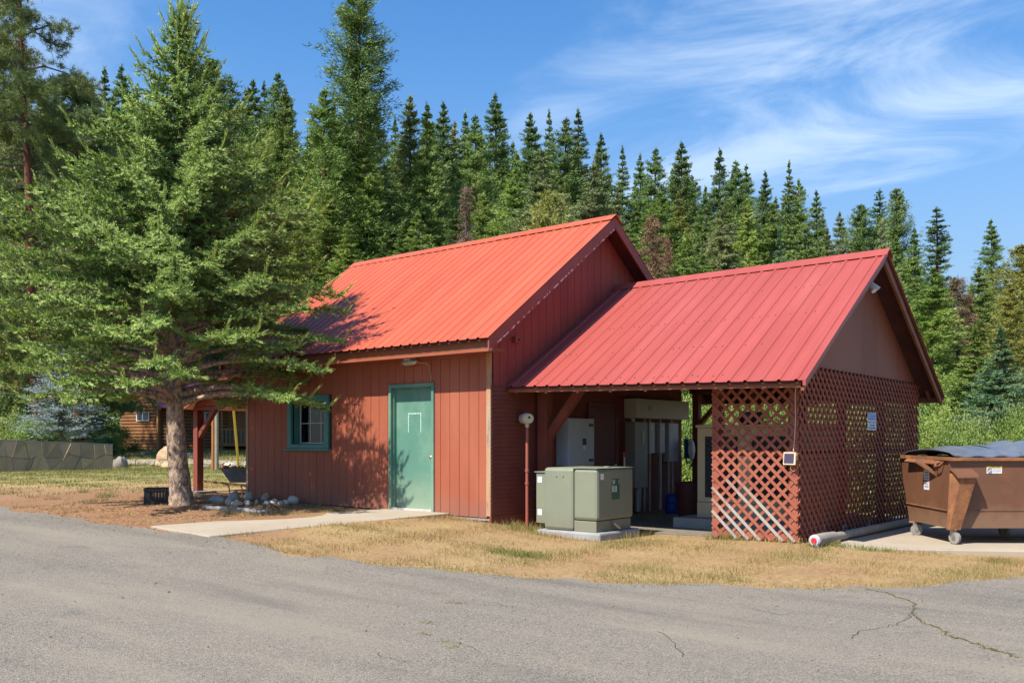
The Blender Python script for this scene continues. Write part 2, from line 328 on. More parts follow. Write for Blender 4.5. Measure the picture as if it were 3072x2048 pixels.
fm = n_.new('ShaderNodeMix'); fm.data_type='RGBA'; fm.blend_type='MULTIPLY'; fm.inputs['Factor'].default_value = 1; l_(rp.outputs[0], fm.inputs['A'])
fr = n_.new('ShaderNodeMapRange'); l_(gnoise(18, 8, .7), fr.inputs[0]); fr.inputs['From Min'].default_value=.3; fr.inputs['From Max'].default_value=.7; fr.inputs['To Min'].default_value=.62; fr.inputs['To Max'].default_value=1.25
l_(fr.outputs[0], fm.inputs['B']); l_(fm.outputs['Result'], n_['Principled BSDF'].inputs['Base Color'])
gb = n_.new('ShaderNodeBump'); gb.inputs['Strength'].default_value=.8; gb.inputs['Distance'].default_value=.03; l_(gnoise(30,8,.7), gb.inputs['Height']); l_(gb.outputs[0], n_['Principled BSDF'].inputs['Normal'])
n_['Principled BSDF'].inputs['Roughness'].default_value = .95
ground = link('ground', np_mesh('ground', XY, F, gm, True, zone(U, Wg).ravel()), gm, None, (0,0,0), 'structure')

# road
edge_px = [(0,1523),(131,1545),(294,1574),(451,1590),(627,1613),(653,1619),(849,1660),(1110,1695),(1536,1733),(1928,1757),(2320,1770),(2711,1763),(2940,1747),(3072,1734)]
edge = [UWof(*onG(*p)[:2]) for p in edge_px]
edge = [(-60,36),(-30,26),(-14,20.2)] + edge + [(9,12.6),(16,18.5),(40,38)]
eu = np.array([p[0] for p in edge]); ew = np.array([p[1] for p in edge])
def road_w(u): return np.interp(u, eu, ew)
am = M('asphalt', (.2,.18,.16)); t_ = am.node_tree; n_ = t_.nodes; l_ = t_.links.new
gpos = n_.new('ShaderNodeNewGeometry').outputs['Position']
def amix(f, a, b, lo, hi, s=1.0):
    r = n_.new('ShaderNodeMapRange'); l_(f, r.inputs[0]); r.inputs['From Min'].default_value=lo; r.inputs['From Max'].default_value=hi; r.inputs['To Max'].default_value=s
    q = n_.new('ShaderNodeMix'); q.data_type='RGBA'; l_(r.outputs[0], q.inputs['Factor'])
    for k, v in (('A',a),('B',b)):
        if isinstance(v, tuple): q.inputs[k].default_value=(*v,1)
        else: l_(v, q.inputs[k])
    return q.outputs['Result']
vor = n_.new('ShaderNodeTexVoronoi'); vor.inputs['Scale'].default_value = 130; l_(gpos, vor.inputs['Vector'])
vsep = n_.new('ShaderNodeSeparateColor'); l_(vor.outputs['Color'], vsep.inputs[0])
stm = n_.new('ShaderNodeMapping'); stm.inputs['Rotation'].default_value=(0,0,-YAW); stm.inputs['Scale'].default_value=(.35,2.2,1); l_(gpos, stm.inputs['Vector'])
stn = n_.new('ShaderNodeTexNoise'); stn.inputs['Scale'].default_value=.8; stn.inputs['Detail'].default_value=5; l_(stm.outputs[0], stn.inputs['Vector'])
c = amix(vsep.outputs[0], (.068,.061,.051), (.325,.285,.23), .0, 1.0)
c = amix(gnoise(200,3), c, (.50,.46,.41), .63, .71, .9)
c = amix(gnoise(150,3), c, (.055,.05,.047), .62, .70, .9)
c = amix(gnoise(.35,4), c, (.255,.22,.17), .42, .72, .6)
c = amix(stn.outputs[0], c, (.30,.255,.19), .52, .72, .5)
c = amix(stn.outputs[0], c, (.09,.082,.072), .46, .30, .4)
c = amix(gnoise(1.7,6,.7), c, (.10,.092,.085), .60, .74, .55)
c = amix(gnoise(5.5,6,.7), c, (.31,.275,.22), .60, .76, .5)
l_(c, n_['Principled BSDF'].inputs['Base Color']); n_['Principled BSDF'].inputs['Roughness'].default_value=.9
ab = n_.new('ShaderNodeBump'); ab.inputs['Strength'].default_value=.55; ab.inputs['Distance'].default_value=.012; l_(vor.outputs['Distance'], ab.inputs['Height']); l_(ab.outputs[0], n_['Principled BSDF'].inputs['Normal'])
ru = axis([(-60,-16,2),(-16,9,.12),(9,40,1.5)]); rs = np.linspace(0,1,46)**.8
rng0 = np.random.default_rng(4)
jit = np.convolve(rng0.normal(0,.17,len(ru)+6), np.ones(4)/4, 'same')[3:-3]
wend = road_w(ru) + jit
RU = np.repeat(ru[None], len(rs), 0); RW = -30 + (wend[None]+30)*rs[:,None]
RW[:] = np.where(rs[:,None] < .12, RW, RW)
RZ = gz_uw(RU, RW) + .014
RV = np.stack([RU*RX+RW*WX, RU*RY+RW*WY, RZ], -1).reshape(-1,3); ri = np.arange(RV.shape[0]).reshape(RU.shape)
RF = np.stack([ri[:-1,:-1], ri[:-1,1:], ri[1:,1:], ri[1:,:-1]], -1).reshape(-1,4)
road = link('road', np_mesh('road', RV, RF, am, True), am, None, (0,0,0), 'structure')

# concrete: walk to the door, bin slab, far lane
def slab(name, pts, tops, thick, mat, bevel=.012):
    b = MB(); b.prism([(p[0],p[1],z-thick) for p, z in zip(pts, tops)], (0,0,0))
    n = len(pts); b = MB(); b.v = [(p[0],p[1],z-thick) for p, z in zip(pts,tops)] + [(p[0],p[1],z) for p, z in zip(pts,tops)]
    b.f = [tuple(range(n-1,-1,-1)), tuple(range(n,2*n))] + [(i,(i+1)%n,n+(i+1)%n,n+i) for i in range(n)]
    return b.build(name, mat, kind='structure', bevel=bevel)
def gpt(px, py): p = onG(px, py); return (p.x, p.y)
wa, wb = gpt(452,1584), gpt(627,1614)
slab('concrete_walk', [wb, (-10.15,10.98), (-10.15,11.10), (-11.62,11.10), (-11.75,10.9), wa], [gz(*wb)+.03, .345,.345,.345,.34, gz(*wa)+.03], .22, mats['concrete'])
SLABP = [W(4.35,12.18), W(9.5,11.55), W(10.5,17.2), (-4.80,17.5), (-4.80,12.55)]
slab("bin_slab", SLABP, [.105,.095,.12,.13,.125], .25, mats['concrete'])
slab('shed_floor', [(-9.25,12.45),(-4.98,12.45),(-4.98,17.5),(-9.25,17.5)], [.115]*4, .2, mats['gravel'], 0)
lane = [onG(340,1381), onG(560,1380), onG(760,1386), onG(900,1392), onG(900,1402), onG(760,1397), onG(560,1391), onG(340,1392)]
slab('far_lane', [(p.x,p.y) for p in lane], [gz(p.x,p.y)+.05 for p in lane], .2, mats['concrete'])

# cracks with soil in the asphalt
crack = MB(); rg = random.Random(3)
cpx = [(2600,1773),(2660,1783),(2700,1800),(2745,1818),(2735,1850),(2760,1872),(2815,1888),(2840,1910),(2900,1930),(2960,1950),(3010,1965),(3072,1985)]
pts = []
for a, b in zip(cpx[:-1], cpx[1:]):
    for k in range(6):
        s = k/6; p = onG(a[0]+(b[0]-a[0])*s, a[1]+(b[1]-a[1])*s); pts.append(Vector((p.x+rg.uniform(-.02,.02), p.y+rg.uniform(-.02,.02), gz(p.x,p.y)+.019)))
for a, b in zip(pts[:-1], pts[1:]):
    d = (b-a).normalized().cross(Vector((0,0,1)))*rg.uniform(.003,.009); crack.poly([a-d,b-d,b+d,a+d])
mats['soil'] = M('crack_soil', (.06,.05,.035), (.10,.085,.05), 12, rough=.95)
for c_, n__ in (([(1340,1815),(1420,1818),(1500,1822),(1560,1828)],4),([(1360,1930),(1420,1952),(1470,1968)],4),([(1130,1965),(1180,1985),(1240,2000)],4),([(2250,1830),(2330,1850),(2400,1846)],4),([(300,1700),(420,1706),(560,1704)],5),([(1980,1900),(2030,1940),(2050,1990)],4),([(2735,1850),(2690,1880),(2600,1895),(2540,1925)],5)):
    q_ = []
    for a, b in zip(c_[:-1], c_[1:]):
        for k in range(n__): s = k/n__; p = onG(a[0]+(b[0]-a[0])*s, a[1]+(b[1]-a[1])*s); q_.append(Vector((p.x+rg.uniform(-.03,.03), p.y+rg.uniform(-.03,.03), gz(p.x,p.y)+.019)))
    for a, b in zip(q_[:-1], q_[1:]):
        d = (b-a).normalized().cross(Vector((0,0,1)))*rg.uniform(.001,.004); crack.poly([a-d,b-d,b+d,a+d])
ck = crack.build('road_crack', mats['soil'], road)
crack_pts = pts

# ------------------------------------------------------------------ main red building
XL, XR, YF, YB = -15.52, -9.31, 11.12, 17.16
EY, RYA = 10.65, 14.14                              # eave and ridge lines in plan
RXL, RXR = -15.78, -8.975
def za_eave(x): return 2.992 + (x-RXL)/(RXR-RXL)*.028
def za_ridge(x): return 5.40 + (x-RXL)/(RXR-RXL)*.05
def za(x, y):
    s = (y-EY)/(RYA-EY) if y <= RYA else (2*RYA-EY-y)/(RYA-EY)
    return za_eave(x)+(za_ridge(x)-za_eave(x))*s
def splash(m, col, lo, hi, amp=.7, sc=2.5):
    t = m.node_tree; n = t.nodes; l = t.links.new; bs = n['Principled BSDF']; src = bs.inputs['Base Color'].links[0].from_socket
    g = n.new('ShaderNodeNewGeometry'); s = n.new('ShaderNodeSeparateXYZ'); l(g.outputs['Position'], s.inputs[0])
    no = n.new('ShaderNodeTexNoise'); no.inputs['Scale'].default_value = sc; no.inputs['Detail'].default_value = 6; l(g.outputs['Position'], no.inputs['Vector'])
    ma = n.new('ShaderNodeMath'); ma.operation = 'MULTIPLY_ADD'; l(no.outputs[0], ma.inputs[0]); ma.inputs[1].default_value = amp; l(s.outputs['Z'], ma.inputs[2])
    r = n.new('ShaderNodeMapRange'); l(ma.outputs[0], r.inputs[0]); r.inputs['From Min'].default_value = hi; r.inputs['From Max'].default_value = lo; r.inputs['To Max'].default_value = .75
    q = n.new('ShaderNodeMix'); q.data_type = 'RGBA'; l(r.outputs[0], q.inputs['Factor']); l(src, q.inputs['A']); q.inputs['B'].default_value = (*col,1); l(q.outputs['Result'], bs.inputs['Base Color'])
splash(mats['red_paint'], (.26,.115,.078), .65, 1.05); splash(mats['teal_door'], (.25,.32,.22), .75, 1.4); splash(mats['trans_green'], (.20,.18,.13), .5, .75, .6, 5); splash(mats['dumpster'], (.22,.13,.08), .72, .95, .6, 4)
H1 = thing('red_shed', 'red board-sided building with orange metal roof and teal door behind the spruce', 'shed', (-12.4,14.1,.3))
WIN = (-14.24,-13.09,1.355,2.32); DOOR = (-11.54,-10.50,.345,2.43)
WIN_O = (WIN[0]+.105, WIN[1]-.105, WIN[2]+.07, WIN[3]-.12)
DOOR_O = (DOOR[0]+.055, DOOR[1]-.055, DOOR[2], DOOR[3]-.055)
fw = MB(); y0, y1 = YF+.022, YF+.05
for x0,x1,z0,z1 in ((XL,WIN_O[0],.1,2.86),(WIN_O[0],WIN_O[1],.1,WIN_O[2]),(WIN_O[0],WIN_O[1],WIN_O[3],2.86),(WIN_O[1],DOOR_O[0],.1,2.86),(DOOR_O[0],DOOR_O[1],DOOR_O[3],2.86),(DOOR_O[1],XR,.22,2.86)):
    fw.box(x0,x1,y0,y1,z0,z1)
front = fw.build('front_wall', mats['dark_gap'], H1)
def board(parent, mat, x0,x1,z0,z1, y=YF, th=.022):
    MB().box(x0,x1,y,y+th,z0,z1).build('board', mat, parent)
edges = []; x = XL+.06
while x < XR-.07: edges.append(x); x += .2035
edges.append(XR-.085)
rg = random.Random(1)
for a, b in zip(edges[:-1], edges[1:]):
    a2, b2 = a+.004, b-.004; top = 2.80; dy = rg.uniform(-.0015,.0015); bot = .30 + (XR-(a+b)/2)*.012
    spans = [(bot, top)]
    if b2 > WIN[0]+.02 and a2 < WIN[1]-.02: spans = [(bot, WIN[2]-.02),(WIN[3]+.002, top)]
    if b2 > DOOR[0] and a2 < DOOR[1]:
        if a2 < DOOR[0] - .03: board(front, mats['red_paint'], DOOR[0]-.003, b2, DOOR[3]+.002, top, YF+dy); b2 = DOOR[0]-.003
        elif b2 > DOOR[1] + .03: board(front, mats['red_paint'], a2, DOOR[1]+.003, DOOR[3]+.002, top, YF+dy); a2 = DOOR[1]+.003
        else: spans = [(DOOR[3]+.002, top)]
    for z0, z1 in spans: board(front, mats['red_paint'], a2, b2, z0, z1, YF+dy)
MB().box(XL+.06,XR-.085,YF-.006,YF+.018,2.802,2.862).build('frieze_board', mats['red_paint'], front)
MB().box(XR-.083,XR+.002,YF-.018,YF+.02,.33,2.86).build('corner_board', mats['weather'], front, label='corner board with bare weathered wood')
MB().box(XL-.012,XL+.056,YF-.012,YF+.02,.42,2.86).build('corner_board', mats['weather'], front)
MB().box(XR-.9,XR+.01,YF+.005,YF+.05,.255,.29).build('sill_plate', mats['grey_wood'], front)
# gable end towards the open shed: upright boards above, lapped boards below
gw = MB(); gw.prism([(XR-.03,YF+.05,.15),(XR-.03,YB,.15),(XR-.03,YB,2.86),(XR-.03,RYA,za(XR,RYA)-.09),(XR-.03,YF+.05,2.86)], (-.05,0,0))
gable = gw.build('gable_wall', mats['dark_gap'], H1)
y = YF+.0
k = 0
while y < YB-.01:
    a, b = y+.004, min(y+.2035, YB)-.004
    if k == 0: a = YF-.016
    ta, tb = za(XR,max(a,YF))-.10, za(XR,b)-.10
    pts = [(XR,a,2.33),(XR,b,2.33),(XR,b,tb)] + ([(XR,RYA,za(XR,RYA)-.10)] if a < RYA < b else []) + [(XR,a,ta)]
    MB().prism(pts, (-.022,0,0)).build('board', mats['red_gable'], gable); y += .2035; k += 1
lap = MB(); z = .34
while z < 2.325:
    lap.hexa([(XR-.026,YF+.004,z),(XR+.012,YF-.014,z),(XR+.012,YB,z),(XR-.026,YB,z)], [(XR-.026,YF+.004,z+.066),(XR-.002,YF-.014,z+.066),(XR-.002,YB,z+.066),(XR-.026,YB,z+.066)]); z += .0665
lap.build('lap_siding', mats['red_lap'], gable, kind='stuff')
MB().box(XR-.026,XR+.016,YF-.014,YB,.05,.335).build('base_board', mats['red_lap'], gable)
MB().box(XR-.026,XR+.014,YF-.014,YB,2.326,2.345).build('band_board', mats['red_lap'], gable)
# other walls and a dark room behind the window
MB().box(XL,XL+.05,YF+.06,YB,.2,2.86).build('side_wall', mats['red_paint'], H1)
MB().box(XL,XR-.05,YB-.05,YB,.2,2.86).build('back_wall', mats['red_paint'], H1)
MB().prism([(XL+.02,YF+.06,2.865),(XL+.02,YB,2.865),(XL+.02,RYA,za(XL,RYA)-.1)], (.04,0,0)).build('far_gable', mats['red_gable'], H1)
MB().box(XL+.06,XR-.1,YF+.9,YF+.93,.3,2.8).build('room_partition', mats['room'], H1)
MB().box(-13.35,-13.12,YF+.5,YF+.7,1.2,1.50).build('stored_box', mats['blue_drum'], H1)
# window
wx0,wx1,wz0,wz1 = WIN; ox0,ox1,oz0,oz1 = WIN_O
win = MB()
win.box(wx0,ox0,YF-.03,YF+.02,wz0,wz1).box(ox1,wx1,YF-.03,YF+.02,wz0,wz1).box(ox0,ox1,YF-.03,YF+.02,oz1,wz1)
win.box(ox0-.02,ox0,YF+.02,YF+.2,oz0,oz1).box(ox1,ox1+.02,YF+.02,YF+.2,oz0,oz1).box(ox0-.02,ox1+.02,YF+.02,YF+.2,oz1,oz1+.02).box(ox0-.02,ox1+.02,YF+.02,YF+.2,oz0-.02,oz0)
window = win.build('window', mats['teal'], H1, bevel=.004)
MB().hexa([(wx0-.05,YF-.07,wz0-.045),(wx1+.05,YF-.07,wz0-.045),(wx1+.05,YF+.0,wz0-.045),(wx0-.05,YF+.0,wz0-.045)],[(wx0-.05,YF-.07,wz0-.005),(wx1+.05,YF-.07,wz0-.005),(wx1+.05,YF+.0,wz0+.0),(wx0-.05,YF+.0,wz0+.0)]).build('sill', mats['teal'], window, bevel=.004)
MB().box(ox0,ox1,YF-.03,YF+.02,wz0,oz0).build('apron', mats['teal'], window)
gm_ = bpy.data.materials.new('window_glass'); gm_.use_nodes = True; g_ = gm_.node_tree; g_.nodes.clear()
go = g_.nodes.new('ShaderNodeOutputMaterial'); gx = g_.nodes.new('ShaderNodeMixShader'); gt = g_.nodes.new('ShaderNodeBsdfTransparent'); gg = g_.nodes.new('ShaderNodeBsdfGlossy'); gf = g_.nodes.new('ShaderNodeFresnel')
gg.inputs['Roughness'].default_value = .03; gt.inputs['Color'].default_value = (.75,.8,.78,1); gf.inputs['IOR'].default_value = 1.6
g_.links.new(gf.outputs[0], gx.inputs[0]); g_.links.new(gt.outputs[0], gx.inputs[1]); g_.links.new(gg.outputs[0], gx.inputs[2]); g_.links.new(gx.outputs[0], go.inputs[0])
mats['glass'] = gm_
ys = YF+.17; sx0, sx1, sz0, sz1 = ox0+.02, ox1-.02, oz0+.01, oz1-.01
sash = MB().box(sx0,sx0+.025,ys,ys+.03,sz0,sz1).box(sx1-.025,sx1,ys,ys+.03,sz0,sz1).box(sx0,sx1,ys+.001,ys+.029,sz0,sz0+.025).box(sx0,sx1,ys+.001,ys+.029,sz1-.025,sz1)
for i in (1,2): sash.box(sx0+(sx1-sx0)*i/3-.008, sx0+(sx1-sx0)*i/3+.008, ys+.004, ys+.026, sz0, sz1)
sash.box(sx0,sx1,ys+.006,ys+.024,(sz0+sz1)/2-.008,(sz0+sz1)/2+.008)
sash.build('sash', mats['sash'], window)
for i in range(3):
    for j in range(2):
        a = sx0+(sx1-sx0)*i/3+.012; b = sx0+(sx1-sx0)*(i+1)/3-.012; c0 = sz0+(sz1-sz0)*j/2+.012; c1 = sz0+(sz1-sz0)*(j+1)/2-.012
        MB().box(a,b,ys+.012,ys+.016,c0,c1).build('pane', mats['glass'], window)
# door
dx0,dx1,dz0,dz1 = DOOR; px0,px1,pz0,pz1 = DOOR_O
df = MB(); df.box(dx0,px0,YF-.03,YF+.03,dz0,dz1).box(px1,dx1,YF-.03,YF+.03,dz0,dz1).box(px0,px1,YF-.03,YF+.03,pz1,dz1)
df.box(px0-.01,px0+.018,YF+.03,YF+.15,dz0,pz1).box(px1-.018,px1+.01,YF+.03,YF+.15,dz0,pz1).box(px0,px1,YF+.03,YF+.15,pz1-.018,pz1+.01)
dframe = df.build('door_frame', mats['teal_door'], H1, bevel=.004)
door = MB().box(px0+.019,px1-.019,YF+.085,YF+.13,dz0+.03,pz1-.02).build('door', mats['teal_door'], H1, bevel=.003)
MB().box(px0,px1,YF-.02,YF+.13,dz0-.02,dz0+.028).build('threshold', mats['threshold'], H1)
kx, kz = px1-.075, 1.225
MB().tube([(kx,YF+.086,kz),(kx,YF+.05,kz),(kx,YF+.035,kz),(kx,YF+.02,kz)],[.02,.018,.03,.012],12).build('knob', mats['brass'], door, True)
MB().box(kx-.03,kx+.03,YF+.08,YF+.086,kz-.05,kz+.05).build('knob_plate', mats['brass'], door)
mk = MB(); mx0,mx1 = px0+.30, px0+.60
for a,b,c0,c1 in ((mx0,mx1,1.935,1.95),(mx0,mx0+.014,1.63,1.935),(mx1-.014,mx1,1.63,1.935)): mk.box(a,b,YF+.0825,YF+.0848,c0,c1)
mk.build('glue_outline', mats['white_mark'], door, label='pale outline where a notice was stuck on the door')
# roof
def roof_sheets(parent, xa, xb, fz_e, fz_r, ye, yr, rib, per, mat, h=.02, minor=False):
    x = xa
    while x < xb-.02:
        x2 = min(x+rib*per, xb); prof = []; q = x; 
        while q < x2-1e-4:
            e_ = min(q+rib, x2); w_ = .014
            prof += [(q,0.0)]
            c0 = q+rib*.5
            if c0+.035 < x2:
                if minor: prof += [(q+rib*.2,0),(q+rib*.24,.004),(q+rib*.28,0)]
                prof += [(c0-.03,0),(c0-.014,h),(c0+.014,h),(c0+.03,0)]
                if minor: prof += [(q+rib*.72,0),(q+rib*.76,.004),(q+rib*.80,0)]
            q = e_
        prof += [(x2,.0)]
        b = MB(); k = len(prof)
        for yy, f in ((ye,fz_e),(yr,fz_r)):
            for px_, hz in prof: b.v.append((px_, yy, f(px_)+hz))
        for yy, f in ((ye,fz_e),(yr,fz_r)):
            for px_, hz in prof: b.v.append((px_, yy, f(px_)+hz-.004))
        for i in range(k-1):
            b.f += [(i,i+1,k+i+1,k+i), (2*k+i,3*k+i,3*k+i+1,2*k+i+1), (i,2*k+i,2*k+i+1,i+1)]
        b.build('roof_sheet', mat, parent); x = x2
deckA = MB(); yb2 = 2*RYA-EY
def decking(b, x0,x1, ye, yr, fe, fr, t0, t1):
    for e_ in (ye, 2*yr-ye):
        xs = np.linspace(x0, x1, 17)
        for xa, xb in zip(xs[:-1], xs[1:]):
            pe = [(xa,e_,fe(xa)-t0),(xb,e_,fe(xb)-t0),(xb,yr,fr(xb)-t0),(xa,yr,fr(xa)-t0)]
            b.hexa([(p[0],p[1],p[2]-(t1-t0)) for p in pe], pe)
decking(deckA, RXL+.02, RXR-.02, EY+.03, RYA, za_eave, za_ridge, .012, .04)
roofA = deckA.build('roof', mats['deck'], H1)
roof_sheets(roofA, RXL, RXR, za_eave, za_ridge, EY, RYA-.005, .2032, 4, mats['roof_a'])
roof_sheets(roofA, RXL, RXR, za_eave, za_ridge, yb2, RYA+.005, .2032, 4, mats['roof_a'])
cap = MB()
for sgn in (-1,1):
    e0 = RYA+sgn*.17; dz = .17*(5.42-3.0)/(RYA-EY)
    for x0, x1, lift in ((RXL-.02,RXL+1.3,.022),(RXL+1.22,RXR-2.6,.027),(RXR-2.68,RXR+.02,.032)):
        cap.hexa([(x0,e0,za_ridge(x0)-dz+lift),(x1,e0,za_ridge(x1)-dz+lift),(x1,RYA,za_ridge(x1)+lift),(x0,RYA,za_ridge(x0)+lift)],
                 [(x0,e0,za_ridge(x0)-dz+lift+.004),(x1,e0,za_ridge(x1)-dz+lift+.004),(x1,RYA,za_ridge(x1)+lift+.006),(x0,RYA,za_ridge(x0)+lift+.006)])
cap.build('ridge_cap', mats['roof_a'], roofA)
for yy, s in ((EY+.10,1),(yb2-.10,-1)):
    MB().hexa([(RXL+.03,yy,za_eave(RXL)-.165),(RXR-.03,yy,za_eave(RXR)-.165),(RXR-.03,yy+s*.03,za_eave(RXR)-.165),(RXL+.03,yy+s*.03,za_eave(RXL)-.165)],
              [(RXL+.03,yy,za_eave(RXL)-.014),(RXR-.03,yy,za_eave(RXR)-.014),(RXR-.03,yy+s*.03,za_eave(RXR)-.014+.02),(RXL+.03,yy+s*.03,za_eave(RXL)-.014+.02)]).build('fascia', mats['brown_trim'], roofA)
MB().hexa([(RXL+.03,EY+.05,za_eave(RXL)-.196),(RXR-.025,EY+.05,za_eave(RXR)-.196),(RXR-.025,EY+.14,za_eave(RXR)-.196),(RXL+.03,EY+.14,za_eave(RXL)-.196)],
          [(RXL+.03,EY+.05,za_eave(RXL)-.167),(RXR-.025,EY+.05,za_eave(RXR)-.167),(RXR-.025,EY+.14,za_eave(RXR)-.167),(RXL+.03,EY+.14,za_eave(RXL)-.167)]).build('fascia_lip', mats['red_paint'], roofA)
MB().box(RXL+.05,XR-.03,EY+.142,YF+.02,2.862,2.878).build('soffit', mats['brown_trim'], roofA)
MB().box(XR-.028,RXR-.04,EY+.142,YF-.02,2.84,2.878).build('soffit', mats['brown_trim'], roofA)
def rake(x, y_a, y_b, fe, hgt, th, mat, parent, name='rake_board', drop=.016):
    MB().hexa([(x-th,y_a,fe(y_a)-drop-hgt),(x,y_a,fe(y_a)-drop-hgt),(x,y_b,fe(y_b)-drop-hgt),(x-th,y_b,fe(y_b)-drop-hgt)],
              [(x-th,y_a,fe(y_a)-drop),(x,y_a,fe(y_a)-drop),(x,y_b,fe(y_b)-drop),(x-th,y_b,fe(y_b)-drop)]).build(name, mat, parent)
fa = lambda y: za(RXR, y)
rake(RXR-.004, EY+.03, RYA-.003, fa, .185, .03, mats['red_trim'], roofA); rake(RXR-.004, yb2-.03, RYA+.003, fa, .185, .03, mats['red_trim'], roofA)
rake(RXR-.006, EY+.05, RYA-.003, fa, .030, .026, mats['peel'], roofA, 'rake_board_edge', drop=.203)
fl = lambda y: za(RXL, y)
rake(RXL+.034, EY+.03, RYA-.003, fl, .185, .03, mats['red_trim'], roofA); rake(RXL+.034, yb2-.03, RYA+.003, fl, .185, .03, mats['red_trim'], roofA)
# side porch at the far left end: lean-to header, post and brace
PXL = XL-1.78
porch = MB(); pz = lambda x: 2.95 + (x-XL)*.36
porch.prism([(XL-.02,YF+.02,2.19),(PXL-.02,YF+.02,2.19),(PXL-.02,YF+.02,pz(PXL)-.06),(XL-.02,YF+.02,pz(XL)-.06)], (0,.03,0))
ph = porch.build('porch_header', mats['dark_gap'], H1)
x = PXL-.02
while x < XL-.05:
    a, b = x+.004, min(x+.2035, XL-.02)-.004
    MB().prism([(a,YF,2.20),(b,YF,2.20),(b,YF,pz(b)-.09),(a,YF,pz(a)-.09)], (0,.02,0)).build('board', mats['red_paint'], ph); x += .2035
MB().box(PXL-.06,XL-.02,YF+.0,YF+.10,2.12,2.188).build('header_beam', mats['red_lap'], ph)
MB().box(PXL-.075,PXL+.075,YF+.01,YF+.16,gz(PXL,YF)-.1,2.118).build('post', mats['red_lap'], H1, bevel=.006)
MB().beam((PXL+.05,YF+.085,1.58),(PXL+.62,YF+.085,2.14),.09,.09).build('brace', mats['red_lap'], H1)
MB().box(PXL-.2,PXL+.36,YF-.12,YF+.28,gz(PXL,YF)-.1,gz(PXL,YF)+.035).build('post_footing', mats['concrete_grey'], H1)
pr = MB(); pr.hexa([(XL-.01,YF-.25,pz(XL)-.03),(PXL-.38,YF-.25,pz(PXL-.38)-.03),(PXL-.38,YB-.5,pz(PXL-.38)-.03),(XL-.01,YB-.5,pz(XL)-.03)],[(XL-.01,YF-.25,pz(XL)),(PXL-.38,YF-.25,pz(PXL-.38)),(PXL-.38,YB-.5,pz(PXL-.38)),(XL-.01,YB-.5,pz(XL))])
pr.build('porch_roof', mats['roof_a'], H1)
MB().beam((XL-.02,YF-.25,pz(XL)-.10),(PXL-.38,YF-.25,pz(PXL-.38)-.10),.03,.15).build('porch_rake', mats['red_paint'], H1)
MB().box(PXL-.07,PXL+.07,YB-.7,YB-.56,gz(PXL,YB)-.1,2.13).build('post', mats['red_lap'], H1)
MB().box(PXL-.06,XL-.02,YB-.69,YB-.58,2.132,2.25).build('back_beam', mats['red_lap'], H1)
# light under the eave with its cable, box on the gable
lf = thing('eave_light', 'small white caged lamp under the eave above the teal door', 'lamp', (-11.25,YF-.15,2.75))
lp = onY(1229,1081,YF-.12)
lx, lz = lp.x, 2.73
MB().box(lx-.06,lx+.06,YF-.2,YF-.04,2.80,2.862).build('mount', mats['threshold'], lf)
MB().tube([(lx-.13,YF-.13,lz+.03),(lx-.09,YF-.13,lz+.03),(lx+.08,YF-.12,lz+.04),(lx+.16,YF-.12,lz+.045)],[.02,.04,.04,.028],12).build('housing', mats['threshold'], lf, True)
MB().tube([(lx,YF-.12,2.80),(lx,YF-.12,lz+.05)],.03,8).build('stem', mats['threshold'], lf)
cg = MB()
for i in range(5): cg.tube([(lx-.13+i*.055+math.sin(a)*.03,YF-.13+math.cos(a)*.046,lz+.032+math.sin(a)*.046) for a in np.linspace(0,2*math.pi,11)],.004,5)
cg.build('wire_guard', mats['steel'], lf)
MB().tube([(lx+.19,YF-.12,lz+.03),(lx+.30,YF-.05,lz+.02),(lx+.36,YF-.015,lz-.02),(lx+.345,YF-.012,lz-.1),(lx+.38,YF-.012,lz-.17),(lx+.375,YF-.012,DOOR[3]+.01)],.006,5).build('cable', mats['wire_yellow'], lf)
gp = onX(1552,1020,XR+.03)
gl = thing('gable_box', 'small boxy sensor fixed high on the red gable wall', 'sensor', gp)
MB().box(XR+.001,XR+.075,gp.y-.10,gp.y+.03,gp.z-.045,gp.z+.045).build('body', mats['red_trim'], gl, bevel=.006)
MB().tube([(XR+.074,gp.y-.02,gp.z),(XR+.09,gp.y-.02,gp.z)],.018,10).build('eye', mats['black'], gl)
# ------------------------------------------------------------------ open shed with lattice
BX0, BX1, BY0, BY1 = XR+.02, -4.863, 12.15, 17.65
BRX = -4.48; BEY, BRY = 11.45, 14.72
def zb_eave(x): return 2.335 - (x-BX0)/(BRX-BX0)*.085
def zb_ridge(x): return 4.30 + (x-BX0)/(BRX-BX0)*.055
BEB = 2*BRY-BEY
def zb(x, y):
    s = (y-BEY)/(BRY-BEY) if y <= BRY else (BEB-y)/(BEB-BRY)
    return zb_eave(x)+(zb_ridge(x)-zb_eave(x))*s
H2 = thing('open_shed', 'open utility shed with rose metal roof and red lattice panels at its corner', 'shed', (-6.9,14.8,.12))
db = MB(); decking(db, BX0, BRX-.02, BEY+.03, BRY, zb_eave, zb_ridge, .012, .035)
roofB = db.build('roof', mats['deck'], H2)
roof_sheets(roofB, BX0, BRX, zb_eave, zb_ridge, BEY, BRY-.005, .2286, 4, mats['roof_b'], .02, True)
roof_sheets(roofB, BX0, BRX, zb_eave, zb_ridge, BEB, BRY+.005, .2286, 4, mats['roof_b'], .02, True)
cap = MB(); slope = (4.33-2.29)/(BRY-BEY)
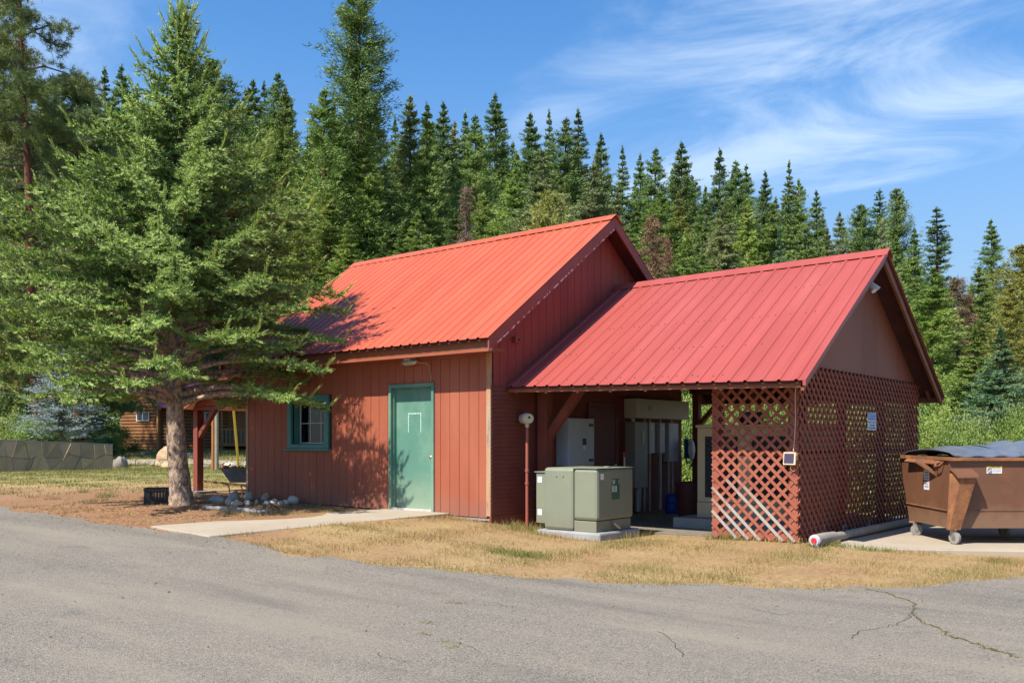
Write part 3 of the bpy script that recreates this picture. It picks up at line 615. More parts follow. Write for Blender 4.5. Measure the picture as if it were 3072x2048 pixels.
for sgn in (-1,1):
    e0 = BRY+sgn*.16; x0, x1 = BX0+.0, BRX+.03; d = .16*slope; lf_ = .026
    cap.hexa([(x0,e0,zb_ridge(x0)-d+lf_),(x1,e0,zb_ridge(x1)-d+lf_),(x1,BRY,zb_ridge(x1)+lf_+.02),(x0,BRY,zb_ridge(x0)+lf_+.02)],
             [(x0,e0,zb_ridge(x0)-d+lf_+.004),(x1,e0,zb_ridge(x1)-d+lf_+.004),(x1,BRY,zb_ridge(x1)+lf_+.026),(x0,BRY,zb_ridge(x0)+lf_+.026)])
cap.build('ridge_cap', mats['roof_b'], roofB)
# edge trim folded down over the rake, and screws in rows
MB().hexa([(BRX-.035,BEY-.012,zb_eave(BRX)-.07),(BRX+.006,BEY-.012,zb_eave(BRX)-.07),(BRX+.006,BRY-.03,zb_ridge(BRX)-.07),(BRX-.035,BRY-.03,zb_ridge(BRX)-.07)],
          [(BRX-.035,BEY-.012,zb_eave(BRX)+.010),(BRX+.006,BEY-.012,zb_eave(BRX)+.006),(BRX+.006,BRY-.03,zb_ridge(BRX)+.002),(BRX-.035,BRY-.03,zb_ridge(BRX)+.006)]).build('rake_trim', mats['roof_b'], roofB)
sc_ = MB(); rg = random.Random(8)
for s in (.045,.27,.5,.74,.93):
    for k in range(19):
        for off in (.055,.18):
            if rg.random() < .5: continue
            x = BX0+k*.2286+off+rg.uniform(-.01,.01); y = BEY+(BRY-BEY)*(s+rg.uniform(-.006,.006))
            if x > BRX-.05: continue
            z = zb(x,y)+.005; sc_.obox((x,y,z),(.006,0,0),(0,.005,.0035),(0,-.003,.0045))
sc_.build('screws', mats['screw'], roofB, kind='stuff')
for yy, s in ((BEY+.06,1),(BEB-.06,-1)):
    MB().hexa([(BX0,yy,zb_eave(BX0)-.085),(BRX-.03,yy,zb_eave(BRX)-.085),(BRX-.03,yy+s*.03,zb_eave(BRX)-.085),(BX0,yy+s*.03,zb_eave(BX0)-.085)],
              [(BX0,yy,zb_eave(BX0)-.006),(BRX-.03,yy,zb_eave(BRX)-.006),(BRX-.03,yy+s*.03,zb_eave(BRX)+.008),(BX0,yy+s*.03,zb_eave(BX0)+.008)]).build('fascia', mats['brown_trim'], roofB)
fb = lambda y: zb(BRX-.04, y)
rake(BRX-.045, BEY+.06, BRY-.003, fb, .13, .04, mats['brown_trim'], roofB, 'fly_rafter', drop=.038); rake(BRX-.045, BEB-.06, BRY+.003, fb, .13, .04, mats['brown_trim'], roofB, 'fly_rafter', drop=.038)
for i in range(8):
    x = BX0+.15+i*.58
    for ya, yb_ in ((BEY+.07,BRY-.01),(BEB-.07,BRY+.01)):
        rake(x+.02, ya, yb_, lambda y, x=x: zb(x,y), .11, .04, mats['red_lap'], roofB, 'rafter', drop=.038)
# frame
def post(x, y, w=.14, top=2.45, mat='red_lap'):
    return MB().box(x-w/2,x+w/2,y-w/2,y+w/2,gz(x,y)-.15,top).build('post', mats[mat], H2, bevel=.005)
PP = [(-9.14,12.28,.18),(-6.03,12.235,.10),(-4.945,12.235,.12),(-9.14,17.5,.14),(-4.95,17.5,.12),(-4.945,14.0,.09),(-4.945,15.8,.09),(-6.9,17.5,.12)]
for x,y,w in PP: post(x,y,w)
MB().box(BX0,BX1-.02,BY0+.015,BY0+.145,2.452,2.60).build('beam', mats['red_lap'], H2)
MB().box(BX0,BX1-.02,BY1-.2,BY1-.08,2.452,2.60).build('beam', mats['red_lap'], H2)
MB().beam((-9.07,12.28,1.55),(-8.30,12.28,2.47),.10,.13).build('brace', mats['red_lap'], H2)
MB().beam((-9.05,17.5,1.85),(-8.45,17.5,2.47),.09,.09).build('brace', mats['brown_trim'], H2)
MB().box(-4.99,-4.90,BY0+.15,BY1-.21,2.43,2.56).build('beam', mats['red_lap'], H2)
# gable panel of plywood, beam ends
gp_ = []
zt = lambda y: zb(-4.86,y)-.05
MB().prism([(BX1,BY0+.05,2.505),(BX1,BY1,2.505),(BX1,BY1,zt(BY1)),(BX1,BRY,zt(BRY)),(BX1,BY0+.05,zt(BY0+.05))], (-.014,0,0)).build('gable_panel', mats['red_brown'], H2)
MB().box(BX1-.06,BX1+.02,BY0-.28,BY0+.045,2.36,2.50).build('beam_end', mats['red_lap'], H2)
MB().box(BX1-.06,BX1+.02,BY1+.003,BEB-.07,2.40,2.57).build('beam_end', mats['red_lap'], H2)
MB().box(BX1-.25,BRX-.06,BEB-.10,BEB-.065,zb_eave(BRX)-.083,zb_eave(BRX)-.04).build('soffit_strip', mats['brown_trim'], H2)
MB().beam((BX1+.15,BY1+.02,2.395),(BX1+.15,BEB-.07,zb_eave(BRX)-.06),.05,.06).build('lookout', mats['brown_trim'], H2)
# lattice
lm = M('lattice_red', (.38,.115,.075), (.31,.085,.058), 5, rough=.7)
def weathered(name, a, b, lo, hi):
    m = M(name, a, b, 5, rough=.75); t = m.node_tree; n = t.nodes; l = t.links.new; bs = n['Principled BSDF']; src = bs.inputs['Base Color'].links[0].from_socket
    g = n.new('ShaderNodeNewGeometry'); s = n.new('ShaderNodeSeparateXYZ'); l(g.outputs['Position'], s.inputs[0])
    no = n.new('ShaderNodeTexNoise'); no.inputs['Scale'].default_value = 3.5; no.inputs['Detail'].default_value = 4; l(g.outputs['Position'], no.inputs['Vector'])
    ma = n.new('ShaderNodeMath'); ma.operation = 'MULTIPLY_ADD'; l(no.outputs[0], ma.inputs[0]); ma.inputs[1].default_value = 1.3; l(s.outputs['Z'], ma.inputs[2])
    r = n.new('ShaderNodeMapRange'); l(ma.outputs[0], r.inputs[0]); r.inputs['From Min'].default_value = hi; r.inputs['From Max'].default_value = lo
    q = n.new('ShaderNodeMix'); q.data_type = 'RGBA'; l(r.outputs[0], q.inputs['Factor']); l(src, q.inputs['A']); q.inputs['B'].default_value = (.36,.325,.29,1); l(q.outputs['Result'], bs.inputs['Base Color']); return m
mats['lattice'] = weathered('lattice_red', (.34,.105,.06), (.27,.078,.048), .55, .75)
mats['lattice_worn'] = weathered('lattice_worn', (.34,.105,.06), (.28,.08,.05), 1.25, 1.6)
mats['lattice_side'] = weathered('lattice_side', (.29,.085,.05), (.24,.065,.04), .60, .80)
def lattice(parent, o, ax, nrm, width, z0f, z1, mat, worn=None, pitch=.1165, sw=.040, th=.011):
    o = Vector(o); ax = Vector(ax); nrm = Vector(nrm); step = pitch*math.sqrt(2); i = 0
    z0 = min(z0f(0), z0f(width))
    for fam in (0,1):                                # 0: falling to the right, in front; 1: rising, behind
        c = -(z1-z0) + .05
        while c < width:
            # a slat crosses the foot at u=c and the top at u=c+(z1-z0)
            ua, ub = max(c,0), min(c+(z1-z0), width)
            if ub-ua > .03:
                za_, zb_ = z0+(ua-c), z0+(ub-c)
                za_ = max(za_, z0f(ua))
                if fam == 0: p = (width-ua if False else ua); pa, pb = (ua, z1-(za_-z0)), (ub, z1-(zb_-z0))
                else: pa, pb = (ua, za_), (ub, zb_)
                if fam == 0 and pb[1] < z0f(pb[0]): pb = (pb[0], max(pb[1], z0f(pb[0])))
                P = o+ax*pa[0]+Vector((0,0,pa[1])); Q = o+ax*pb[0]+Vector((0,0,pb[1]))
                off = nrm*(th*(1.02 if fam == 0 else 0))
                m = mats[mat]
                if worn and fam == 0 and i in worn: m = mats['lattice_worn']
                b = MB(); d = (Q-P).normalized(); sd = d.cross(nrm).normalized(); l = (Q-P).length
                b.obox((P+Q)/2+off, d*l/2, sd*sw/2, nrm*th/2*.96); b.build('slat', m, parent)
            c += step; i += 1
        i = 0
fpan = MB().box(-6.105,-6.015,BY0-.004,BY0+.016,gz(-6.06,BY0)-.03,2.45).box(-4.965,BX1+.004,BY0-.004,BY0+.016,.09,2.45).box(-6.014,-4.966,BY0-.002,BY0+.014,.16,.25).box(-6.014,-4.966,BY0+.10,BY0+.14,1.28,1.36)
fpan = fpan.build('lattice_panel', mats['lattice'], H2, label='front lattice panel with grey worn slats near the ground')
gl0 = gz(-6.1,BY0); gl1 = gz(-4.88,BY0)
lattice(fpan, (-6.10,BY0-.009,0), (1,0,0), (0,-1,0), 1.235, lambda u: gl0+.02+(gl1-gl0)*u/1.235, 2.45, 'lattice', worn=(2,3,4,6,7))
span = MB().box(BX1-.014,BX1-.002,BY0+.02,BY0+.10,.12,2.5).box(BX1-.014,BX1-.002,BY1-.09,BY1-.01,.12,2.5).box(BX1-.013,BX1-.003,13.96,14.03,.12,2.5).box(BX1-.013,BX1-.003,15.77,15.83,.12,2.5).box(BX1-.05,BX1-.015,BY0+.1,BY1-.1,1.28,1.36)
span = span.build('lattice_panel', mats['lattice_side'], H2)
rpan = MB().box(-9.05,-6.9,BY1-.075,BY1-.06,.12,.2).box(-9.05,-6.9,BY1-.075,BY1-.06,1.18,1.26).build('lattice_panel', mats['lattice_side'], H2)
lattice(rpan, (-9.05,BY1-.083,0), (1,0,0), (0,-1,0), 2.15, lambda u: .14, 1.2, 'lattice_side')
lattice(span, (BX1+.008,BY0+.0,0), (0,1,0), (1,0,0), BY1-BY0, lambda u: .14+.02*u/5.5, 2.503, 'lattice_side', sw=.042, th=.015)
# inside partition by the gable wall: brown door
dm = thing('side_door', 'dark maroon door in the lapped wall inside the open shed', 'door', (XR+.02,14.2,.2))
MB().box(XR+.014,XR+.045,13.72,13.80,.15,2.16).box(XR+.014,XR+.045,14.62,14.70,.15,2.16).box(XR+.014,XR+.045,13.80,14.62,2.08,2.16).build('door_frame', mats['can_red'], dm)
MB().box(XR+.014,XR+.034,13.805,14.615,.15,2.075).build('leaf', mats['can_red'], dm)
MB().tube([(XR+.034,14.55,1.05),(XR+.075,14.55,1.05),(XR+.1,14.55,1.05)],[.015,.03,.012],10).build('knob', mats['steel'], dm, True)

# ------------------------------------------------------------------ electrical gear
def text(name, body, size, loc, right, up, mat, parent, width=None):
    cu = bpy.data.curves.new(name, 'FONT'); cu.body = body; cu.size = size; cu.align_x = 'CENTER'; cu.align_y = 'CENTER'; cu.extrude = .0004
    tmp = bpy.data.objects.new('tmp', cu); COL.objects.link(tmp); dg = bpy.context.evaluated_depsgraph_get()
    me = bpy.data.meshes.new_from_object(tmp.evaluated_get(dg)); bpy.data.objects.remove(tmp); me.materials.clear()
    r = Vector(right).normalized(); u = Vector(up).normalized(); nn = r.cross(u)
    V = [v.co.copy() for v in me.vertices]; k = 1.0
    if width: w = max(v.x for v in V)-min(v.x for v in V); k = width/w
    for v, c in zip(me.vertices, V): v.co = r*c.x*k + u*c.y + nn*c.z
    return link(name, me, mats[mat], parent, loc)
XP = (1,0,0); ZP = (0,0,1); YP = (0,1,0)
# pad transformer
TX0,TX1,TY0,TY1 = -8.24,-7.30,11.03,12.0; TZ = .205
tr = thing('pad_transformer', 'sage green pad-mounted transformer box standing before the open shed', 'transformer', ((TX0+TX1)/2,(TY0+TY1)/2,.12))
MB().box(TX0-.10,TX1+.07,TY0-.04,TY1+.08,.0,TZ).build('pad', mats['concrete_grey'], tr, bevel=.03)
SX = TX0+.53
tb = MB().box(TX0,SX-.003,TY0+.005,TY1,TZ+.001,1.105).build('tank_cover', mats['trans_green'], tr, bevel=.045)
hood = MB().box(SX+.003,TX1,TY0,TY1,TZ+.16,1.10).build('hood', mats['trans_green'], tr, bevel=.045)
MB().box(SX+.003,TX1-.03,TY0+.02,TY1-.04,TZ+.001,TZ+.155).build('base_frame', mats['trans_green'], tr, bevel=.006)
MB().box(SX-.02,TX1+.004,TY0-.004,TY1*1.0,1.099,1.106).build('lid_seam', mats['trans_green'], tr)
rv = MB()
for x in (TX0+.23,TX0+.35): rv.tube([(x,TY0+.006,.985),(x,TY0-.006,.985)],.012,8)
rv.tube([(SX+.25,TY0+.5,1.10),(SX+.25,TY0+.5,1.125)],.05,10)
rv.build('bolts', mats['trans_green'], tr)
hb = MB().tube([(TX1-.03,11.42,TZ+.12),(TX1+.03,11.42,TZ+.11),(TX1+.05,11.5,TZ+.05),(TX1+.04,11.55,TZ+.03)],.018,8).build('hasp', mats['steel'], tr, True)
lab = MB().box(TX1,TX1+.003,11.40,11.61,.655,.95).build('number_plate', mats['label_green'], tr)
text('lettering', 'SF', .085, (TX1+.0045,11.45,.90), YP, ZP, 'label_white', lab, .075); text('lettering', '1', .085, (TX1+.0045,11.585,.90), YP, ZP, 'label_white', lab)
for k, ch in enumerate('101'): text('lettering', ch, .13, (TX1+.0045,11.425+.042*k,.80), YP, ZP, 'label_white', lab, .026)
MB().box(TX1,TX1+.003,11.11,11.19,.945,1.03).build('number_plate', mats['label_white'], tr)
# telephone cabinet behind it
tcab = thing('telephone_cabinet', 'slim pale green cabinet with white stickers half hidden behind the transformer', 'cabinet', (-8.5,11.75,.1))
MB().box(-8.82,-8.28,11.62,11.92,.225,1.005).build('body', mats['trans_green'], tcab, bevel=.01)
MB().box(-8.84,-8.26,11.60,11.94,1.006,1.02).build('lid', mats['trans_green'], tcab)
for z in (.86,.36): MB().box(-8.79,-8.71,11.617,11.6195,z-.01,z+.08).build('sticker', mats['label_white'], tcab)
for x in (-8.76,-8.34): MB().box(x-.03,x+.03,11.7,11.85,.0,.226).build('leg', mats['trans_green'], tcab)
# meter on its riser
mp_ = onX(1586,1255,-9.06)
me_ = thing('electric_meter', 'round grey electric meter on a maroon riser pipe beside the shed post', 'meter', (mp_.x,mp_.y,.1))
mx, my, mz = mp_.x, mp_.y, mp_.z
MB().tube([(mx-.03,my,gz(mx,my)-.1),(mx-.03,my,mz-.12)],.026,12).build('riser', mats['conduit_red'], me_, True)
MB().tube([(mx-.03,my,.80),(mx-.03,my,.84)],.034,12).tube([(mx-.03,my,1.00),(mx-.03,my,1.05)],.034,12).build('coupling', mats['conduit_red'], me_)
MB().tube([(mx-.16,my+.05,mz),(mx-.08,my+.02,mz),(mx-.04,my,mz)],[.075,.085,.09],20).build('socket', mats['cab_tan'], me_, True)
MB().tube([(mx-.04,my,mz),(mx+.03,my-.03,mz),(mx+.05,my-.04,mz)],[.085,.082,.07],20).build('glass_cover', mats['cream'], me_, True)
MB().box(mx+.045,mx+.056,my-.07,my-.01,mz+.0,mz+.03).build('display', mats['black'], me_)
MB().tube([(mx-.03,my,mz-.14),(mx-.03,my,mz-.07)],[.03,.038],12).build('hub', mats['cab_tan'], me_, True)
# cabinets on the lapped wall
def cab(name, label, y0, y1, z0, z1, d, mat, cat='cabinet', x=XR+.013):
    c = thing(name, label, cat, (x+d/2,(y0+y1)/2,z0)); MB().box(x,x+d,y0,y1,z0,z1).build('body', mats[mat], c, bevel=.008); return c
c1 = cab('transfer_switch', 'large blue-grey metal cabinet mounted on the lapped red wall', 12.80, 13.56, 1.07, 1.87, .26, 'cab_grey'); fx = XR+.013+.26
MB().box(fx,fx+.008,12.83,13.53,1.10,1.84).build('door', mats['cab_grey'], c1, bevel=.003)
for y, z in ((13.45,1.76),(13.45,1.16)): MB().box(fx+.009,fx+.012,y-.07,y+.07,z-.025,z+.025).build('plate', mats['black'], c1)
pl = MB().box(fx+.009,fx+.02,13.20,13.29,1.42,1.53).build('plate', mats['black'], c1); MB().box(fx+.009,fx+.012,13.21,13.28,1.34,1.41).build('sticker', mats['label_white'], c1)
c2 = cab('wireway', 'long cream wiring trough high on the shed wall above the panels', 14.94, 16.95, 1.91, 2.27, .27, 'cab_tan')
MB().box(fx+.011,fx+.014,15.35,15.47,2.05,2.15).build('sticker', mats['label_grey'], c2)
c3 = cab('main_panel', 'tall grey breaker panel below the left end of the cream trough', 14.97, 15.42, .62, 1.84, .22, 'cab_dark')
c4 = cab('breaker_box', 'narrow grey breaker box nearest the tall panel under the cream trough', 15.62, 15.83, 1.25, 1.84, .14, 'cab_grey')
c5 = cab('breaker_box', 'narrow grey breaker box, middle one under the cream trough', 16.02, 16.22, 1.25, 1.84, .14, 'cab_grey')
c6 = cab('breaker_box', 'wider grey breaker box at the right end under the cream trough', 16.38, 16.75, 1.08, 1.84, .14, 'cab_grey')
MB().box(XR+.24,XR+.245,15.22,15.28,1.45,1.68).build('switch_row', mats['label_white'], c3)
for c_, y in ((c4,15.72),(c5,16.12),(c6,16.56)): MB().box(XR+.155,XR+.158,y-.03,y+.03,1.70,1.76).build('sticker', mats['label_white'], c_)
cn = [(15.1,.04,1.842,1.908),(15.52,.022,.16,1.908),(15.72,.018,.16,1.248),(15.72,.02,1.842,1.908),(16.12,.03,.16,1.248),(16.12,.02,1.842,1.908),(16.45,.018,.16,1.078),(16.6,.018,.16,1.078),(16.56,.02,1.842,1.908),(15.3,.055,.16,.618)]
for k, (y,r,z0,z1) in enumerate(cn):
    o = MB().tube([(XR+.10,y,z0),(XR+.10,y,z1)],r,12).build('conduit', mats['conduit'], None, True)
    tag(o, ['short thick conduit joining tall panel and cream trough','thin conduit rising full height right of the tall panel','thin conduit below the first narrow breaker box','short conduit above the first narrow breaker box','wide grey conduit below the middle breaker box','short conduit above the middle breaker box','left thin conduit below the wider breaker box','right thin conduit below the wider breaker box','short conduit above the wider breaker box','thick pale conduit dropping from the tall panel to the floor'][k], 'conduit', 'conduits on the shed wall')
ev = thing('wall_charger', 'white oval wall charger with coiled black cable near the rear post', 'charger', (-9.0,17.4,1.1))
ep = onX(2068,1350,-8.98)
MB().blob((-8.93,ep.y,ep.z),(.06,.10,.20),2,14,10,0).build('body', mats['white_plastic'], ev, True)
MB().tube([(-8.98+.04*math.cos(a),ep.y+.02+.14*math.sin(a),ep.z-.06-.02*a+.13*math.cos(a)) for a in np.linspace(0,9,30)],.014,6).build('cable', mats['black'], ev, True)
MB().beam((-9.04,ep.y+.03,ep.z-.16),(-9.04,ep.y+.03,ep.z+.22),.10,.09,(1,0,0)).build('bracket', mats['blue_drum'], ev)
bp_ = onX(1873,1360,-9.03)
bs = thing('brush', 'red and white brush handle leaning against the tall breaker panel', 'brush', (-9.0,14.9,.2))
MB().tube([(-8.98,bp_.y-.05,.12),(-9.03,bp_.y,1.20)],.016,8).build('handle', mats['white_plastic'], bs); MB().tube([(-9.03,bp_.y,1.201),(-9.035,bp_.y,1.29)],[.03,.028],8).build('head', mats['red_plastic'], bs)
# bins
def lathe(prof, c, seg=20):
    b = MB(); return b.tube([(c[0],c[1],c[2]+z) for r,z in prof],[r for r,z in prof],seg)
tcn = thing('trash_can', 'tall maroon plastic trash can beside the generator pad', 'trash can', (-8.05,15.15,.115))
lathe([(.205,0),(.215,.05),(.245,.52),(.25,.60),(.26,.61),(.26,.64),(.235,.64),(.22,.1)],(-8.05,15.15,.116)).build('body', mats['can_red'], tcn, True)
lathe([(.252,.40),(.256,.42),(.252,.44)],(-8.05,15.15,.116)).build('rim_band', mats['can_red'], tcn, True)
bd = thing('blue_drum', 'small blue plastic drum in the shade left of the trash can', 'drum', (-8.72,15.75,.115))
lathe([(.13,0),(.155,.03),(.16,.18),(.152,.2),(.16,.22),(.155,.34),(.12,.38),(.04,.385)],(-8.72,15.75,.116)).build('body', mats['blue_drum'], bd, True)
lathe([(.03,.385),(.03,.41)],(-8.68,15.75,.116),10).build('cap', mats['black'], bd)
# generator on its pad
gn = thing('generator', 'beige standby generator with black louvres on a concrete pad behind the lattice', 'generator', (-6.3,13.95,.12))
MB().box(-7.40,-5.2,13.35,15.85,.0,.275).build('pad', mats['concrete_grey'], gn, bevel=.015)
GX0,GX1,GY0,GY1 = -7.09,-5.45,13.58,15.65
MB().box(GX0,GX1,GY0,GY1,.277,.52).build('base', mats['gen_beige'], gn, bevel=.008)
enc = MB().box(GX0+.002,GX1,GY0+.002,GY1,.523,1.70).build('enclosure', mats['gen_beige'], gn, bevel=.012)
MB().box(GX0-.02,GX1+.02,GY0-.02,GY1+.02,1.702,1.745).build('roof', mats['gen_beige'], gn, bevel=.01)
for a, b_ in ((GX0+.14,GX0+.70),(GX0+.92,GX1-.12)):
    lv = MB().box(a,b_,GY0-.004,GY0+.001,.60,1.56).build('louvre_panel', mats['louver'], gn)
    for k in range(12): MB().hexa([(a+.02,GY0-.006,.64+k*.075),(b_-.02,GY0-.006,.64+k*.075),(b_-.02,GY0-.0045,.66+k*.075),(a+.02,GY0-.0045,.66+k*.075)],[(a+.02,GY0-.02,.645+k*.075),(b_-.02,GY0-.02,.645+k*.075),(b_-.02,GY0-.0045,.69+k*.075),(a+.02,GY0-.0045,.69+k*.075)]).build('slat', mats['louver'], lv)
text('lettering', 'KOHLER', .075, (GX0+.45,GY0-.003,1.635), XP, ZP, 'can_red', gn)
MB().tube([(-6.35,GY0+.4,1.746),(-6.35,GY0+.4,1.80),(-6.35,GY0+.4,1.95)],[.12,.19,.19],18).build('exhaust', mats['black'], gn, True)

# ------------------------------------------------------------------ things on the lattice
ns = onX(2613.5,1263.5,BX1+.03); 
sg = thing('notice_sign', 'blue and white notice sign fixed to the shaded lattice side', 'sign', (ns.x,ns.y,ns.z-.13)); sx_ = BX1+.040
MB().box(sx_,sx_+.003,ns.y-.205,ns.y+.205,ns.z-.135,ns.z+.135).build('panel', mats['label_white'], sg)
MB().box(sx_+.0031,sx_+.0045,ns.y-.195,ns.y+.195,ns.z+.02,ns.z+.125).build('header', mats['blue_sign'], sg)
text('lettering', 'NOTICE', .105, (sx_+.0055,ns.y,ns.z+.072), YP, ZP, 'white_plastic', sg, .36)
for s_, z_, w_ in (('PRIVATE TRASH',-.015,.33),('CONTAINER',-.062,.27),('NO PUBLIC DUMPING',-.105,.34)): text('lettering', s_, .04, (sx_+.004,ns.y,ns.z+z_), YP, ZP, 'ink', sg, w_)
for y in (-.19,.19): MB().tube([(sx_-.002,ns.y+y,ns.z+.12),(sx_+.006,ns.y+y,ns.z+.12)],.006,6).build('screw', mats['screw'], sg)
spx = onY(2369,1375,BY0-.06)
so = thing('solar_panel', 'small solar panel with cream frame hung on the lattice corner', 'solar panel', (spx.x,spx.y,spx.z-.1))
a_ = Vector((.93,-.36,0)).normalized(); u_ = Vector((0,.15,1)).normalized(); n_s = a_.cross(u_).normalized()
if n_s.y > 0: n_s = -n_s
MB().obox(spx, a_*.105, u_*.085, n_s*.012).build('frame', mats['cream'], so, bevel=.005)
MB().obox(Vector(spx)+n_s*.0125, a_*.085, u_*.066, n_s*.002).build('cells', mats['solar'], so)
MB().beam(Vector(spx)-n_s*.01, (spx.x+.09,BY0-.01,spx.z), .025, .03).build('bracket', mats['cream'], so)
cx0 = onY(2389,1147,BY0-.03)
MB().tube([(cx0.x,BY0-.03,2.40),(cx0.x,BY0-.035,2.28),(cx0.x-.012,BY0-.04,2.1),(cx0.x-.01,BY0-.035,1.8),(cx0.x-.02,BY0-.04,1.5),(cx0.x-.03,spx.y+.0,spx.z+.09)],.005,5).build('cable', mats['wire'], so)
MB().tube([(spx.x+.02,spx.y,spx.z-.09),(spx.x+.01,spx.y,spx.z-.14),(spx.x+.05,spx.y,spx.z-.17),(spx.x+.1,spx.y+.02,spx.z-.13),(spx.x+.1,spx.y+.04,spx.z-.05)],.004,5).build('cable', mats['wire_yellow'], so)
flp = onX(2612,846,BX1+.10)
fl_ = thing('gable_floodlight', 'white twin floodlight under the peak of the rose roof', 'lamp', flp)
MB().box(BX1+.001,BX1+.04,flp.y-.05,flp.y+.05,flp.z-.05,flp.z+.05).build('mount', mats['white_plastic'], fl_)
for dy, dz in ((-.07,-.05),(.05,.0)):
    MB().tube([(BX1+.04,flp.y+dy*.3,flp.z),(BX1+.10,flp.y+dy,flp.z+dz),(BX1+.16,flp.y+dy*1.4,flp.z+dz-.07),(BX1+.19,flp.y+dy*1.6,flp.z+dz-.11)],[.012,.018,.034,.045],12).build('lamp_head', mats['white_plastic'], fl_, True)
# rolled awning on the ground along the lattice
aw = thing('rolled_awning', 'rolled-up canvas awning lying along the foot of the lattice side', 'awning', (-4.6,13.5,.1))
A0 = onG(2446,1640); A0 = Vector((A0.x,A0.y,gz(A0.x,A0.y)+.083)); A1 = Vector((-4.56,13.05,.125+.066)); A2 = Vector((-4.50,15.6,.13+.064)); A3 = Vector((-4.42,17.2,.13+.064))
A05 = A0.lerp(A1,.62)
MB().tube([A0,A0.lerp(A05,.5),A05],[.080,.084,.076],16).build('fabric_roll', mats['awning'], aw, True)
MB().tube([A05+Vector((0,.004,.0)),A1,A2,A3],[.056,.06,.058,.058],16).build('fabric_roll', mats['awning'], aw, True)
dA = (A0-A05).normalized()
MB().tube([A0+dA*.002,A0+dA*.03,A0+dA*.05],[.074,.078,.06],16).build('end_cap', mats['cab_grey'], aw, True)
MB().tube([A0+dA*.05,A0+dA*.058],.038,14).build('roundel', mats['red_plastic'], aw)
MB().beam(A0+dA*.04+Vector((.0,-.01,-.04)), A0+dA*.10+Vector((.09,0,-.085)), .02,.03).build('arm_bracket', mats['steel'], aw)
MB().beam(A0.lerp(A05,.45)+Vector((.075,0,-.06)),A05+Vector((.085,0,-.045)),.02,.03).build('valance_edge', mats['awning_trim'], aw)
MB().tube([A05+Vector((.03,0,.03)),A05.lerp(A1,.9)+Vector((0,.12,.075))],.006,5).build('tie_rod', mats['black'], aw)
# ------------------------------------------------------------------ dumpsters (square to the camera's own axes)
dp = thing('dumpster', 'rusty brown wheeled dumpster with black ribbed lids on the concrete slab', 'dumpster', W3(6.8,13.4,.1))
def dq(u,w,z): return W3(u,w,z)
U0, U1 = 5.84, 7.95; ZB, ZR = .325, 1.235
def dpan(name, pts, th, mat, parent=dp, bevel=0):
    p = [Vector(q) for q in pts]; n = (p[1]-p[0]).cross(p[2]-p[0]).normalized()*th
    return MB().prism(p, n).build(name, mats[mat], parent, bevel=bevel)
W0, W1B, W1T = 12.62, 13.86, 14.2
body = MB()
body.prism([dq(U0,W0,ZB),dq(U0,W1B,ZB),dq(U0,W1T,ZR),dq(U0,W0-.03,ZR)], dq(U0+.012,W0,0)-dq(U0,W0,0))
body.prism([dq(U1,W0,ZB),dq(U1,W1B,ZB),dq(U1,W1T,ZR),dq(U1,W0-.03,ZR)], dq(U0+.012,W0,0)-dq(U0,W0,0))
body.hexa([dq(U0+.013,W0,ZB),dq(U1,W0,ZB),dq(U1,W0+.012,ZB),dq(U0+.013,W0+.012,ZB)],[dq(U0+.013,W0-.03,ZR),dq(U1,W0-.03,ZR),dq(U1,W0-.018,ZR),dq(U0+.013,W0-.018,ZR)])
body.hexa([dq(U0+.013,W1B-.012,ZB),dq(U1,W1B-.012,ZB),dq(U1,W1B,ZB),dq(U0+.013,W1B,ZB)],[dq(U0+.013,W1T-.012,ZR),dq(U1,W1T-.012,ZR),dq(U1,W1T,ZR),dq(U0+.013,W1T,ZR)])
body.hexa([dq(U0+.013,W0+.013,ZB),dq(U1,W0+.013,ZB),dq(U1,W1B-.013,ZB),dq(U0+.013,W1B-.013,ZB)],[dq(U0+.013,W0+.013,ZB+.01),dq(U1,W0+.013,ZB+.01),dq(U1,W1B-.013,ZB+.01),dq(U0+.013,W1B-.013,ZB+.01)])
body.build('body', mats['dumpster'], dp)
rm = MB()
rm.beam(dq(U0-.02,W0-.05,ZR+.015),dq(U1,W0-.05,ZR+.015),.05,.045).beam(dq(U0-.005,W0-.03,ZR+.018),dq(U0-.005,W1T+.12,ZR+.022),.06,.045).beam(dq(U0-.02,W1T+.02,ZR+.016),dq(U1,W1T+.02,ZR+.016),.05,.045)
rm.build('rim', mats['rust'], dp)
MB().beam(dq(U0-.012,W0+.02,.56),dq(U0-.012,W1B+.08,.575),.012,.012).build('weld_bead', mats['rust'], dp)
MB().beam(dq(U0+.2,W0-.012,.56),dq(U1,W0-.012,.56),.006,.008).build('weld_bead', mats['dumpster'], dp)
